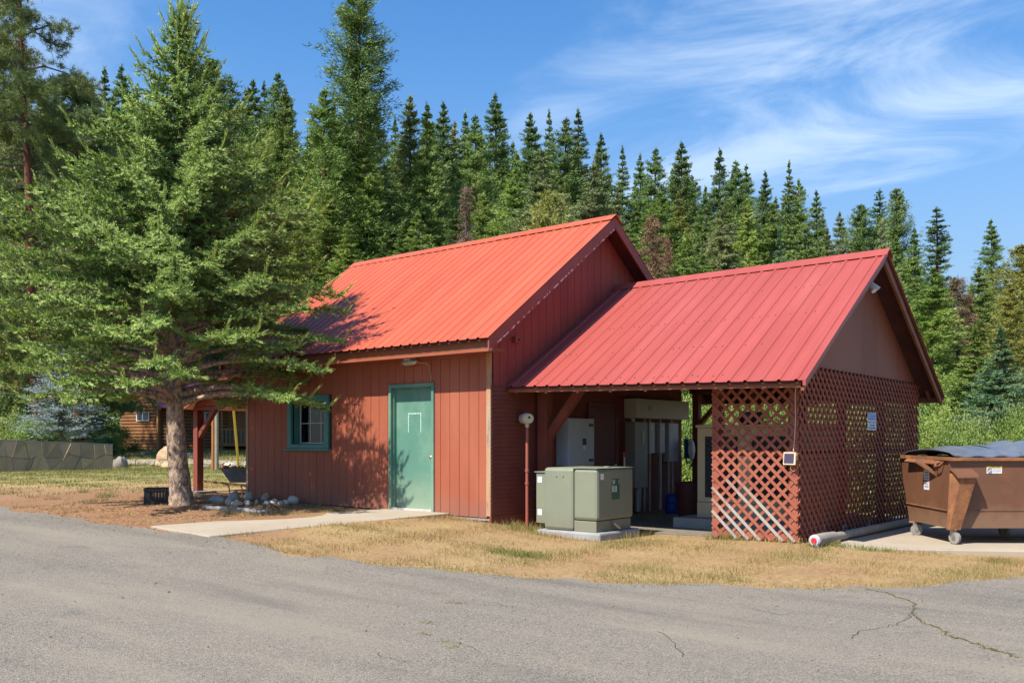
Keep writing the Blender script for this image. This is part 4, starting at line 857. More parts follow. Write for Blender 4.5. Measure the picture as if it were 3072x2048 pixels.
# corner channel with flared top, lifting bracket, handle
ch = MB(); ch.hexa([dq(U0-.03,W0-.08,ZB-.02),dq(U0+.13,W0-.08,ZB-.02),dq(U0+.13,W0-.002,ZB-.02),dq(U0-.03,W0-.002,ZB-.02)],[dq(U0+.07,W0-.20,1.02),dq(U0+.29,W0-.20,1.02),dq(U0+.29,W0-.032,1.06),dq(U0+.0,W0-.032,1.06)])
ch.build('corner_channel', mats['rust'], dp, bevel=.006)
MB().hexa([dq(U0+.02,W0-.225,1.00),dq(U0+.30,W0-.225,1.00),dq(U0+.30,W0-.20,1.05),dq(U0+.02,W0-.20,1.05)],[dq(U0+.02,W0-.215,1.02),dq(U0+.30,W0-.215,1.02),dq(U0+.30,W0-.04,1.12),dq(U0-.01,W0-.04,1.12)]).build('channel_cap', mats['dumpster'], dp)
MB().prism([dq(U0-.005,W0+.72,1.22),dq(U0-.18,W0+.62,1.19),dq(U0-.02,W0+.36,1.02),dq(U0-.005,W0+.36,1.0)], (0,0,.03)).build('lift_bracket', mats['dumpster'], dp)
MB().prism([dq(U0-.008,W0+.05,1.23),dq(U0-.008,W0+1.25,1.23),dq(U0-.09,W0+1.2,1.19),dq(U0-.05,W0+.3,1.17)], (0,0,.012)).build('side_ledge', mats['rust'], dp)
MB().tube([dq(U0-.02,W0+.28,1.2),dq(U0-.07,W0+.26,1.14),dq(U0-.06,W0+.14,1.16),dq(U0-.02,W0+.1,1.21)],.012,6).build('handle', mats['rust'], dp)
# lids
def lid(name, ua, ub, wa_, wb_, zf, zb2, crown, mat='lid', ribs=3, parent=dp, fold=0):
    nu, nw = 25, 21; V = []
    for layer in (0,1):
        for j in range(nw):
            for i in range(nu):
                s, t = i/(nu-1), j/(nw-1); z = zf+(zb2-zf)*t + crown*math.sin(math.pi*t)**.8*(.55+.45*math.sin(math.pi*s))
                r = math.cos(s*ribs*2*math.pi); z += .024*max(-.3,min(.3,r))/.3*(1 if .06<t<.94 else .3)
                V.append(tuple(dq(ua+(ub-ua)*s, wa_+(wb_-wa_)*t, z-layer*.01)))
    n = nu*nw; Fq = []
    for j in range(nw-1):
        for i in range(nu-1):
            a = j*nu+i; Fq += [(a,a+1,a+nu+1,a+nu),(n+a,n+a+nu,n+a+nu+1,n+a+1)]
    for i in range(nu-1): Fq += [(i,n+i,n+i+1,i+1), ((nw-1)*nu+i,(nw-1)*nu+i+1,n+(nw-1)*nu+i+1,n+(nw-1)*nu+i)]
    for j in range(nw-1): Fq += [(j*nu,(j+1)*nu,n+(j+1)*nu,n+j*nu),(j*nu+nu-1,n+j*nu+nu-1,n+(j+1)*nu+nu-1,(j+1)*nu+nu-1)]
    b = MB(); b.v = V; b.f = Fq; return b.build(name, mats[mat], parent, True)
lid('lid', U0+.06, U0+.98, W0-.06, W1T+.05, ZR+.055, ZR+.05, .115)
lid('lid', U0+1.02, U1+.02, W0-.06, W1T+.05, ZR+.055, ZR+.05, .035)
# casters
def caster(u,w,ang):
    p = dq(u,w,0); zs = .118
    c = MB().box(p.x-.06,p.x+.06,p.y-.05,p.y+.05,ZB-.022,ZB-.001).build('caster', mats['rust'], dp)
    ax = Vector((math.cos(ang),math.sin(ang),0)); fw_ = Vector((-ax.y,ax.x,0)); h = Vector((p.x,p.y,zs+.082))-fw_*.03
    MB().tube([h-ax*.022,h-ax*.02,h+ax*.02,h+ax*.022],[.066,.08,.08,.066],20).build('wheel', mats['rubber'], c, True)
    MB().tube([h-ax*.03,h+ax*.03],.028,12).build('hub', mats['steel'], c)
    for s in (-1,1): MB().beam(h+ax*.034*s, Vector((p.x,p.y,ZB-.02))+ax*.034*s, .008, .05, fw_).build('fork', mats['steel'], c)
caster(U0+.05,W0-.02,YAW+.5); caster(U0+.02,W1B-.12,YAW+1.25); caster(U1-.9,W1B-.3,YAW+.4); caster(U1-.1,W0+.05,YAW+.2)
# stickers
rv_ = Vector((RX,RY,0)); wv_ = Vector((WX,WY,0))
def sticker(name, c, right, up, w, h, mat, off=.0):
    n = Vector(right).cross(Vector(up)).normalized(); return MB().obox(Vector(c)+n*off, Vector(right)*w/2, Vector(up)*h/2, n*.001).build(name, mats[mat], dp)
sl = Vector((0,0,1)); fr_up = (dq(0,-.03,ZR)-dq(0,0,ZB)).normalized()
fz_ = lambda z: W0-.03*(z-ZB)/(ZR-ZB)-.003
c0 = dq(6.44,fz_(1.10),1.105); sticker('sticker', c0, rv_, fr_up, .205, .095, 'label_white'); sticker('sticker', dq(6.44,fz_(1.14)-.001,1.141), rv_, fr_up, .200, .024, 'yellow')
text('lettering','CAUTION',.026,dq(6.45,fz_(1.14)-.0035,1.141),rv_,fr_up,'ink',dp,.13)
text('lettering','NO PLAY ON',.018,dq(6.475,fz_(1.11)-.0025,1.11),rv_,fr_up,'label_grey',dp,.10); text('lettering','OR AROUND',.018,dq(6.475,fz_(1.085)-.0025,1.085),rv_,fr_up,'label_grey',dp,.10)
ring = MB().tube([dq(6.378+.028*math.cos(a),fz_(1.095)-.004,1.096+.028*math.sin(a)) for a in np.linspace(0,2*math.pi,17)],.003,5).beam(dq(6.36,fz_(1.1)-.004,1.115),dq(6.397,fz_(1.1)-.004,1.078),.004,.004)
ring.build('prohibition_mark', mats['ink'], dp)
sd = -wv_   # on the side panel, writing runs towards the camera
sticker('sticker', dq(U0-.0025,13.28,.955), -wv_, sl, .17, .30, 'label_white'); sticker('sticker', dq(U0-.0035,13.28,1.09), -wv_, sl, .168, .028, 'yellow'); sticker('sticker', dq(U0-.0035,13.28,.93), -wv_, sl, .168, .022, 'orange_red')
for k,(s_,z_) in enumerate((('CAUTION',1.09),('DO NOT',1.045),('CLIMB',1.005),('IN OR ON',.965),('STAY',.885),('CLEAR',.85))): text('lettering',s_,.03,dq(U0-.0048,13.28,z_),-wv_,sl,'ink',dp,.12)
# second bin behind with its lid thrown open
d2 = thing('second_dumpster', 'dark dumpster at the right edge with its ribbed lid lifted', 'dumpster', W3(8.6,15.6,.1))
b2 = MB().hexa([dq(7.75,14.95,.3),dq(9.6,14.95,.3),dq(9.6,16.2,.3),dq(7.75,16.2,.3)],[dq(7.75,14.9,1.16),dq(9.6,14.9,1.16),dq(9.6,16.4,1.16),dq(7.75,16.4,1.16)]).build('body', mats['dumpster'], d2)
for u,w in ((7.85,15.0),(9.5,15.0),(7.85,16.1),(9.5,16.1)): p = dq(u,w,0); MB().tube([(p.x-.03,p.y,.20),(p.x+.03,p.y,.20)],.085,14).build('wheel', mats['rubber'], d2); 
for u,w in ((7.85,15.0),(9.5,15.0),(7.85,16.1),(9.5,16.1)): p = dq(u,w,0); MB().box(p.x-.05,p.x+.05,p.y-.04,p.y+.04,.2,.305).build('fork', mats['rust'], d2)
lid('lid', 7.72, 8.9, 14.9, 16.3, 1.26, 1.30, .20, 'lid', 3, d2)

# ------------------------------------------------------------------ yard on the left
# milk crate
kp = onG(472,1512); cr_ = thing('milk_crate', 'black plastic milk crate standing against the spruce trunk', 'crate', kp)
ca = YAW+.22; ax = Vector((math.cos(ca),math.sin(ca),0)); ay = Vector((-ax.y,ax.x,0)); cz = gz(kp.x,kp.y); C = Vector((kp.x,kp.y,cz-.005))+ay*.16
def cwall(cn_, d, nrm, half):
    b = MB(); up = Vector((0,0,1))
    b.obox(cn_+up*.265, d*half, nrm*.012, up*.02); b.obox(cn_+up*.22, d*half, nrm*.006, up*.007); b.obox(cn_+up*.015, d*half, nrm*.012, up*.015); b.obox(cn_+up*.05, d*half, nrm*.006, up*.02)
    for k in range(9): b.obox(cn_+d*(half*(k-4)/4.2)+up*.15, d*.008, nrm*.006, up*.115)
    for z in (.09,.125,.16,.195): b.obox(cn_+up*z, d*half, nrm*.005, up*.006)
    b.obox(cn_-d*half*.72+up*.13, d*half*.16, nrm*.0065, up*.06); b.obox(cn_+d*half*.72+up*.13, d*half*.16, nrm*.0065, up*.06)
    b.build('side', mats['black'], cr_)
cwall(C-ay*.15, ax, ay, .215); cwall(C+ay*.15, ax, ay, .215); cwall(C-ax*.215, ay, ax, .15); cwall(C+ax*.215, ay, ax, .15)
MB().obox(C+Vector((0,0,.012)), ax*.2, ay*.14, Vector((0,0,.006))).build('base', mats['black'], cr_)
# river stones along the wall foot
rocks = [(652,1503,58,30),(700,1498,44,34),(712,1512,52,22),(745,1494,34,30),(759,1486,30,26),(742,1511,36,20),(770,1508,16,20),(795,1497,34,24),(800,1510,34,18),(822,1508,34,22),(837,1495,26,30),(842,1510,22,18),(858,1510,28,22),(880,1505,44,30),(686,1508,30,24)]
rg = random.Random(12)
for k, (px,py,wd,hg) in enumerate(sorted(rocks)):
    p = onG(px, py+4); t = UWof(p.x,p.y)[1]; w = .85*wd/FPX*t; h = .8*hg/FPX*t; y_ = min(p.y, YF-.12-w*.28)
    o = MB().blob((p.x,y_,gz(p.x,y_)+h*.30),(w*.52,w*.40,h*.62),k,14,9,.13,1).build('stone', mats['stone'], None, True)
    c = rg.choice([(1.0,.96,.9),(1.05,1,.95),(1.2,1.0,.8),(1.0,.97,.95),(1.3,1.25,1.18)]); o.color = (*c,1)
    o.rotation_euler.z = rg.uniform(0,3)*0
    tag(o, 'river stone in the row at the wall foot, %s from the left' % ordinal(k), 'stone', 'river stones along the wall foot')
lg = [onG(610,1527), onG(690,1533), onG(760,1538), onG(806,1541)]
lg = [Vector((p.x,p.y,gz(p.x,p.y)+.022)) for p in lg]
lo = MB().tube(lg,[.042,.048,.045,.03],12).build('edging_log', mats['log_bark'], None, True); tag(lo, 'pale rotting log edging the bed below the river stones', 'log')
# wheelbarrow
wp = onG(700,1490); wb_ = thing('wheelbarrow', 'grey steel wheelbarrow full of bark scraps beside the red corner', 'wheelbarrow', wp)
t = UWof(wp.x,wp.y)[1]; g0 = gz(wp.x,wp.y); bu, bw = UWof(wp.x,wp.y); bw = 19.15; kx_ = bw/FPX
def bq(px,py,dw=0): return at(px,py,bw+dw)
tray = MB(); 
top = [bq(662,1407,-.25),bq(760,1400,-.25),bq(760,1400,.35),bq(662,1407,.35)]; bot = [bq(690,1447,-.15),bq(752,1447,-.15),bq(752,1447,.22),bq(690,1447,.22)]
n = 4
tray.v = [tuple(v) for v in bot+top]; tray.f = [(3,2,1,0)]+[(i,(i+1)%4,4+(i+1)%4,4+i) for i in range(4)]
tr_o = tray.build('tray', mats['barrow_grey'], wb_); sm_ = tr_o.modifiers.new('thick','SOLIDIFY'); sm_.thickness = .006
for dw in (-.22,.26): MB().beam(bq(610,1443,dw),bq(768,1458,dw),.04,.045).build('handle', mats['barrow_wood'], wb_)
for px_,dw in ((688,-.2),(726,-.2)): MB().tube([bq(px_-14,1452,dw),bq(px_-3,1455,dw),bq(px_,1466,dw),Vector((*bq(px_+1,1490,dw).xy,gz(*bq(px_+1,1490,dw).xy)-.01))],.013,8).build('leg', mats['pole_orange'], wb_, True)
for px_,dw in ((688,.25),): MB().tube([bq(px_-14,1452,dw),bq(px_-3,1455,dw),bq(px_,1466,dw),Vector((*bq(px_+1,1488,dw).xy,gz(*bq(px_+1,1488,dw).xy)-.01))],.013,8).build('leg', mats['pole_orange'], wb_, True)
hub = bq(770,1470,.02); hub.z = gz(hub.x,hub.y)+.19
MB().tube([hub-wv_*.035,hub+wv_*.035],.19,20).build('wheel', mats['black'], wb_)
sp = MB(); rg = random.Random(5)
for k in range(60):
    c = bq(rg.uniform(668,758), 1404-max(0,rg.gauss(0,5)), rg.uniform(-.18,.28)); d = Vector((rg.uniform(-1,1),rg.uniform(-1,1),rg.uniform(-.2,.5))).normalized()
    sp.beam(c-d*rg.uniform(.03,.1), c+d*rg.uniform(.03,.1), rg.uniform(.02,.05), .008, (rg.random()-.5,rg.random()-.5,1))
so_ = sp.build('bark_scraps', mats['scrap'], None, kind='stuff'); tag(so_, 'heap of red-brown bark scraps filling the wheelbarrow', 'bark')
# poles behind the porch
for px_, mt, lb, r, w in ((639.5,'pole_orange','orange-brown round pole standing behind the porch post',.05,29.0),(650,'pole_grey','grey weathered round pole right beside the orange one',.062,28.8)):
    u_p = (px_-CX)/FPX*w; x, y = W(u_p,w); o = MB().tube([(x,y,gz(x,y)-.2),(x,y,2.95)],r,14).build('round_pole', mats[mt], None, True); tag(o, lb, 'pole')
yp0 = at(718,1400,26); yp0.z = gz(yp0.x,yp0.y)-.03; yp1 = at(700,1216,22.5)
o = MB().tube([yp0,yp1],[.035,.03],10).build('yellow_stake', mats['pole_yellow'], None, True); tag(o, 'thin yellow pole leaning behind the wheelbarrow', 'pole')
# flagstone wall
sw_ = thing('flagstone_wall', 'low tan flagstone retaining wall at the left edge', 'wall', W3(-14.8,31,.5))
WA, WBp = at(-60,1415,29.4), at(337,1408,32.3)
wa2 = Vector((WA.x,WA.y,0)); wb2 = Vector((WBp.x,WBp.y,0)); dw_ = (wb2-wa2); wlen = dw_.length; dw_.normalize(); wn_ = Vector((dw_.y,-dw_.x,0))
if wn_.dot(-wv_) < 0: wn_ = -wn_
zt_ = lambda s: 1.52+(1.335-1.52)*s/wlen
zb_ = lambda s: gz(*(wa2+dw_*s).xy)-.05
P_ = [wa2+Vector((0,0,zb_(0))), wb2+Vector((0,0,zb_(wlen))), wb2+Vector((0,0,zt_(wlen))), wa2+Vector((0,0,zt_(0)))]
MB().prism([p-wn_*.02 for p in P_], -wn_*.4).build('core', mats['mortar'], sw_)
MB().prism([wa2+Vector((0,0,zt_(0)+.003)), wb2+dw_*.03+Vector((0,0,zt_(wlen)+.003)), wb2+dw_*.03+Vector((0,0,zt_(wlen)+.035)), wa2+Vector((0,0,zt_(0)+.035))], -wn_*.44).build('coping', mats['concrete_grey'], sw_)
# irregular stones: cells of a jittered grid, corner-shared, shrunk for joints
rg = random.Random(21); nx_, nz_ = 12, 2; G = {}
for i in range(nx_+1):
    for j in range(nz_+1):
        fx_ = i/nx_ + (rg.uniform(-.33,.33)/nx_ if 0 < i < nx_ else 0); fz2 = j/nz_ + (rg.uniform(-.30,.30)/nz_ if 0 < j < nz_ else 0)
        s = fx_*wlen; G[i,j] = wa2+dw_*s+Vector((0,0,zb_(s)+.03+(zt_(s)-zb_(s)-.03)*fz2))
def shrink(pts, g):
    c = sum(pts, Vector())/len(pts); return [p+(c-p).normalized()*min(g,(c-p).length*.4) for p in pts]
def flag(pts):
    pts = shrink(pts,.009); th = rg.uniform(.03,.085); o = MB().prism([p-wn_*.021 for p in pts], wn_*th).build('flagstone', mats['flag_stone'], sw_)
    v = rg.uniform(.8,1.15); o.color = (v*rg.uniform(.97,1.06), v, v*rg.uniform(.85,1.05), 1)
for i in range(nx_):
    for j in range(nz_):
        q = [G[i,j],G[i+1,j],G[i+1,j+1],G[i,j+1]]; r = rg.random()
        if r < .4: flag([q[0],q[1],q[2]]); flag([q[0],q[2],q[3]])
        elif r < .75: m1 = (q[0]+q[1])/2; m2 = (q[3]*.6+q[2]*.4); flag([q[0],m1,m2,q[3]]); flag([m1,q[1],q[2],m2])
        else: flag(q)
# boulders by the lane
bl = [(362,1402,46,44,'dark boulder at the end of the flagstone wall'),(497,1382,60,54,'large tan boulder behind the spruce trunk'),(478,1398,30,22,'small white stone below the tan boulder'),(500,1402,34,20,'flat pale stone in front of the tan boulder'),(460,1398,22,16,'little round stone at the left of the boulder group'),(690,1402,60,20,'long low pale boulder behind the yellow pole'),(575,1372,44,18,'flat stone just right of the spruce trunk by the lane'),(440,1362,40,12,'weathered grey stump chunk lying near the cabin lawn'),(612,1404,30,14,'small stone at the foot of the orange pole')]
for k,(px,py,wd,hg,lb) in enumerate(bl):
    p = onG(px,py); t = UWof(p.x,p.y)[1]; w = wd/FPX*t; h = hg/FPX*t
    o = MB().blob((p.x,p.y,gz(p.x,p.y)+h*.22),(w*.62,w*.45,h*.50),k+40,11,7,.22,1).build('boulder', mats['stone'], None, True); o.color = ((1.05,.78,.50,1) if 'tan' in lb else (.95,.9,.8,1) if ('pale' in lb or 'white' in lb) else (.6,.56,.54,1)); tag(o, lb, 'boulder', 'boulders by the lane')
# planter box on the lawn behind the wall
pb = at(227,1328,36); o = MB().box(pb.x-.35,pb.x+.35,pb.y-.3,pb.y+.3,gz(pb.x,pb.y)-.1,1.5-(1322-HY)/FPX*36).build('planter_box', mats['cabin_log'], None); tag(o, 'low wooden planter behind the flagstone wall', 'planter')

# ------------------------------------------------------------------ log cabin
cb = thing('log_cabin', 'brown log cabin with pink metal roof seen behind the spruce trunk', 'cabin', W3(-16,56,1.0))
CD = 55.0
c_l = at(367,1345,CD); c_m = at(481,1345,CD-1.5); c_r = at(800,1349,CD-.5)
zc0 = .9; zc1 = 3.42
pl = [Vector((p.x,p.y,0)) for p in (c_l,c_m,c_r)]
dG = (pl[1]-pl[0]); lG = dG.length; dG.normalize(); nG = Vector((dG.y,-dG.x,0)); nG = nG if nG.dot(-wv_) > 0 else -nG
dF = (pl[2]-pl[1]); lF = dF.length; dF.normalize(); nF = Vector((dF.y,-dF.x,0)); nF = nF if nF.dot(-wv_) > 0 else -nF
backv = nF*-5.2
core = MB(); core.hexa([(*pl[0].xy,zc0),(*pl[1].xy,zc0),(*pl[2].xy,zc0),(*(pl[2]+backv).xy,zc0)],[(*pl[0].xy,zc1),(*pl[1].xy,zc1),(*pl[2].xy,zc1),(*(pl[2]+backv).xy,zc1)])
core.build('wall', mats['cabin_log'], cb)
gpk = (pl[0]+pl[1])/2; zpk = 5.0
MB().prism([(*pl[0].xy,zc1),(*pl[1].xy,zc1),(*gpk.xy,zpk)], -nG*.1).build('gable', mats['cabin_log'], cb)
logs = MB(); z = zc0
while z < zc1+.02:
    logs.tube([Vector((*pl[0].xy,z+.09))+nG*.02-dG*.05, Vector((*pl[1].xy,z+.09))+nG*.02], .1, 6); logs.tube([Vector((*pl[1].xy,z+.09))+nF*.02, Vector((*(pl[1]+dF*lF*.62).xy,z+.09))+nF*.02], .1, 6); z += .19
for k in range(8):
    zz = zc1+.1+k*.19; f = 1-(zz-zc1)/(zpk-zc1)
    if f > .05: logs.tube([Vector((*(gpk-dG*lG/2*f).xy,zz))+nG*.02, Vector((*(gpk+dG*lG/2*f).xy,zz))+nG*.02], .1, 6)
logs.build('log_courses', mats['cabin_log'], cb, kind='stuff')
MB().beam(Vector((*pl[1].xy,zc0))+nG*.1+nF*.1, Vector((*pl[1].xy,zc1))+nG*.1+nF*.1, .16,.16,(1,0,0)).build('corner_post', mats['cabin_trim'], cb)
ov = dG*.75; rl = dF*(lF+.4); ez = zc1-.12
def rf(a_, b_, name):
    MB().hexa([a_,b_,b_+rl+nG*0,a_+rl],[a_+Vector((0,0,.08)),b_+Vector((0,0,.08)),b_+rl+Vector((0,0,.08)),a_+rl+Vector((0,0,.08))]).build(name, mats['roof_pink'], cb)
fo = nG*.6
rf(Vector((*pl[1].xy,ez))+ov+fo, Vector((*gpk.xy,zpk+.1))+fo, 'roof_slope'); rf(Vector((*pl[0].xy,ez))-ov+fo, Vector((*gpk.xy,zpk+.1))+fo, 'roof_slope')
for s_, p_ in ((1,pl[1]),(-1,pl[0])): MB().beam(Vector((*p_.xy,ez-.06))+ov*s_+fo*1.02, Vector((*gpk.xy,zpk+.04))+fo*1.02, .06,.2).build('rake_board', mats['cabin_trim'], cb)
def cwin(c, d, n, w, h):
    f = MB().obox(c+n*.14, d*w/2, n*.03, Vector((0,0,h/2))).build('window', mats['frame_white'], cb)
    for s_ in (-1,1): MB().obox(c+n*.165+d*s_*w*.235, d*w*.2, n*.01, Vector((0,0,h*.42))).build('pane', mats['glass_dark'], f)
wz = lambda py: CAMH-(py-HY)/FPX*CD
cwin(Vector((*(pl[0]+dG*lG*.60).xy,wz(1250))), dG, nG, 1.05, .52*1.0)
cwin(Vector((*(pl[1]+dF*lF*.42).xy,wz(1256))), dF, nF, 1.2, 1.4*.55)
cwin(Vector((*(pl[1]+dF*lF*.88).xy,wz(1256))), dF, nF, .9, .8)
# porch of the cabin
pc = pl[1]+dF*lF*.62
MB().obox(Vector((*(pc+dF*1.3+nF*.7).xy,1.25)), dF*1.5, nF*.7, Vector((0,0,.08))).build('porch_floor', mats['cabin_trim'], cb)
for k in range(3): MB().obox(Vector((*(pc+dF*(-.1+1.4*k)+nF*1.35).xy,1.95)), dF*.05, nF*.05, Vector((0,0,1.15))).build('porch_post', mats['cabin_trim'], cb)
MB().obox(Vector((*(pc+dF*1.3+nF*1.36).xy,2.12)), dF*1.45, nF*.03, Vector((0,0,.05))).build('porch_rail', mats['cabin_trim'], cb)
for k in range(14): MB().obox(Vector((*(pc+dF*(-.05+.2*k)+nF*1.36).xy,1.72)), dF*.03, nF*.02, Vector((0,0,.38))).build('baluster', mats['pole_grey'], cb)
MB().obox(Vector((*(pc+dF*1.0+nF*.03).xy,2.25)), dF*.42, nF*.04, Vector((0,0,.98))).build('door', mats['cabin_trim'], cb)
st = at(425,1140,CD+2.0); MB().tube([(st.x,st.y,zpk-.9),(st.x,st.y,5.2)],.11,10).build('stove_pipe', mats['steel'], cb)
# ------------------------------------------------------------------ vegetation
def unit(v): return v/np.maximum(np.linalg.norm(v, axis=-1, keepdims=True), 1e-9)
def rand_unit(R, n): return unit(R.normal(size=(n,3)))
def leaf_tris(R, pos, d, length, width, face=None):   # one slim triangle each, base at pos, pointing along d, its flat side turned towards face
    n = len(pos); s = unit(np.cross(d, rand_unit(R, n) if face is None else face + rand_unit(R, n)*.45)); w = (np.broadcast_to(width,(n,))*.5)[:,None]
    return np.stack([pos - s*w, pos + s*w, pos + d*np.broadcast_to(length,(n,))[:,None]], 1).reshape(-1,3)
def tri_faces(n): return np.arange(n*3).reshape(-1,3)

# --- the spruce in front of the building
R = np.random.default_rng(7)
tb = onG(545,1513); TXY = Vector((tb.x,tb.y,0)); TG = gz(tb.x,tb.y); tw = UWof(tb.x,tb.y)[1]
zpx = lambda py: CAMH-(py-HY)/FPX*tw
sp_ = thing('spruce_tree', 'big bright green spruce with bare lower limbs beside the crate', 'tree', (tb.x,tb.y,TG))
side = Vector((RX,RY,0))
tp = [(545,1530,.25),(545,1510,.215),(541,1470,.185),(535,1400,.165),(529,1320,.158),(525,1240,.145),(527,1150,.128),(529,1080,.12),(532,900,.10),(536,700,.075),(540,450,.05),(543,200,.025),(545,40,.01)]
tpath = [Vector((tb.x,tb.y,0))+side*((px-545)/FPX*tw)+Vector((0,0,zpx(py))) for px,py,r in tp]
trunk = MB(); rg = random.Random(2); dense = []; dr = []
for i in range(len(tpath)-1):
    for k in range(6):
        s = k/6; dense.append(tpath[i].lerp(tpath[i+1],s)); dr.append((tp[i][2]*(1-s)+tp[i+1][2]*s)*rg.uniform(.96,1.05))
trunk.tube(dense, dr, 18)
for px,py,r in ((548,1405,.045),(522,1418,.04),(546,1330,.04)):    # knots
    c = Vector((tb.x,tb.y,0))+side*((px-545)/FPX*tw)+Vector((0,0,zpx(py)))-wv_*.12; trunk.blob(c,(r,r*.9,r*1.1),int(px),10,6,.1)
trunk_o = trunk.build('trunk', mats['bark_spruce'], sp_, True)
prof_y = np.array([5,100,200,290,335,450,600,700,850,1000,1100,1200,1235]); prof_r = np.array([.02,.34,.55,.74,1.15,1.48,2.02,2.38,2.66,2.82,2.82,2.60,2.2])
prof_z = np.array([zpx(y) for y in prof_y])
def crown_r(z): return np.interp(z, prof_z[::-1], prof_r[::-1])
limbs = MB(); SH_p, SH_d, SH_l, SH_t = [], [], [], []
tz = np.array([p.z for p in tpath]); 
def trunk_at(z): return np.array([np.interp(z,tz,[p.x for p in tpath]), np.interp(z,tz,[p.y for p in tpath]), z])
NB = 235; zlo, zhi = zpx(1225), zpx(55)
for i in range(NB):
    f = (i+.5)/NB; f = f**1.05; h = zlo+(zhi-zlo)*f; az = i*2.39996+R.uniform(-.35,.35)
    low = np.clip(1-(h-zlo)/2.2,0,1); top = np.clip((h-zpx(330))/1.2,0,1)
    a = .30*low + .36*(1-low)*(1-top) + 1.15*top; b = -.34*low - .16*(1-low)*(1-top) + .1*top
    out = np.array([math.cos(az), math.sin(az), 0.0]); 
    hz = h + .25
    L = float(crown_r(min(hz+.05,zhi)))*R.uniform(.78,1.10)*(1.0 + .06*math.sin(3*az+1))
    if top > .5: L *= .8
    p0 = trunk_at(h); S = np.linspace(0,1,12); sag = R.uniform(-.05,.05)
    bend = R.uniform(-.25,.25); perp = np.array([-out[1],out[0],0])
    P = p0 + np.outer(L*S, out) + np.outer(L*bend*S*S*.5, perp); P[:,2] += L*(a*S+(b+sag)*S*S) + .12*L*low*np.clip(S-.75,0,1)
    r0 = (.022+.024*low)*min(1,L/2.0)+.006
    limbs.tube([Vector(p) for p in P], list(np.linspace(r0,.006,12)), 7)
    bare = .55*low+.08*(1-low); ds = .070/L; s = bare
    k = 0
    while s < 1.0:
        q = np.array([np.interp(s,S,P[:,c]) for c in range(3)]); q2 = np.array([np.interp(min(s+.03,1),S,P[:,c]) for c in range(3)]); q1 = np.array([np.interp(s-.03,S,P[:,c]) for c in range(3)])
        tan = unit(q2-q1); sd_ = unit(np.cross(tan,[0,0,1])); up = np.cross(sd_,tan); sg_ = 1 if k%2 else -1
        bl = (.12+.34*L*(1-s)*(.5+s*.5))*R.uniform(.65,1.25)*(.8+.2*math.sin(9*s)); bl = min(bl,.95)
        ang = R.uniform(.65,1.05); ph_ = R.uniform(-.75+.65*low,.65); d = unit(tan*math.cos(ang)+(sd_*sg_*math.cos(ph_)+up*math.sin(ph_))*math.sin(ang)); dr_ = R.uniform(-.75,-.08)*(1-.75*low)
        nsh = max(2,int(bl/.062)); T = (np.arange(nsh)+.5)/nsh
        Q = q+np.outer(bl*T,d); Q[:,2] += dr_*bl*T*T
        if bl > .3: limbs.tube([Vector(q),Vector(q+d*bl*.5+np.array([0,0,dr_*bl*.25])),Vector(q+d*bl+np.array([0,0,dr_*bl]))],[.008,.006,.003],4,False)
        s2 = unit(np.cross(d,[0,0,1]))
        for sg2 in (-1,1):
            dd = unit(d*.75+s2*sg2*.62+np.outer(R.uniform(-.30,.12,nsh),[0,0,1])); SH_p.append(Q); SH_d.append(dd); SH_l.append(R.uniform(.07,.125,nsh)); SH_t.append(np.clip(.10+.28*s+.5*T*T*s+R.normal(0,.13,nsh),0,1))
        SH_p.append(Q[-1:]); SH_d.append(unit(d[None]+[[0,0,R.uniform(.0,.5)]])); SH_l.append(R.uniform(.11,.17,1)); SH_t.append(np.array([.35+.5*s*R.uniform(.5,1)]))
        for _ in range(2):
            a_r = R.uniform(0,6.28); SH_p.append((q+tan*R.uniform(-.03,.03))[None]); SH_d.append(unit((tan*.55+sd_*math.cos(a_r)+up*math.sin(a_r))[None])); SH_l.append(R.uniform(.08,.14,1)); SH_t.append(np.array([np.clip(.10+.3*s+R.normal(0,.1),0,1)]))
        if R.random() < .75: SH_p.append(q[None]); SH_d.append(unit((tan*.6+up*R.uniform(.3,1)+sd_*R.uniform(-.5,.5))[None])); SH_l.append(R.uniform(.09,.16,1)); SH_t.append(np.array([.3+.4*s]))
        s += ds*R.uniform(.75,1.2); k += 1
    tipd = unit(P[-1]-P[-2]+np.array([0,0,.12*L]))
    for m_ in range(3): SH_p.append((P[-1]+tipd*.1*m_)[None]); SH_d.append(unit(tipd+R.normal(0,.12,3))[None]); SH_l.append(np.array([.17])); SH_t.append(np.array([.85]))
for k in range(26):                                   # leader and its upright shoots
    z = zpx(R.uniform(8,110)); p = trunk_at(min(z,tz[-1])); an = R.uniform(0,6.28); SH_p.append(p[None]); SH_d.append(unit(np.array([[math.cos(an)*.45,math.sin(an)*.45,1.0]]))); SH_l.append(R.uniform(.16,.34,1)); SH_t.append(np.array([.7]))
for k in range(4): SH_p.append((np.array(tpath[-1])+[0,0,.07*k-.05])[None]); SH_d.append(np.array([[.02*k,0,1.0]])); SH_l.append(np.array([.2])); SH_t.append(np.array([.7]))
limbs.build('limbs', mats['bark_spruce'], sp_, True)
SP, SD, SL, ST = np.concatenate(SH_p), np.concatenate(SH_d), np.concatenate(SH_l), np.concatenate(SH_t)
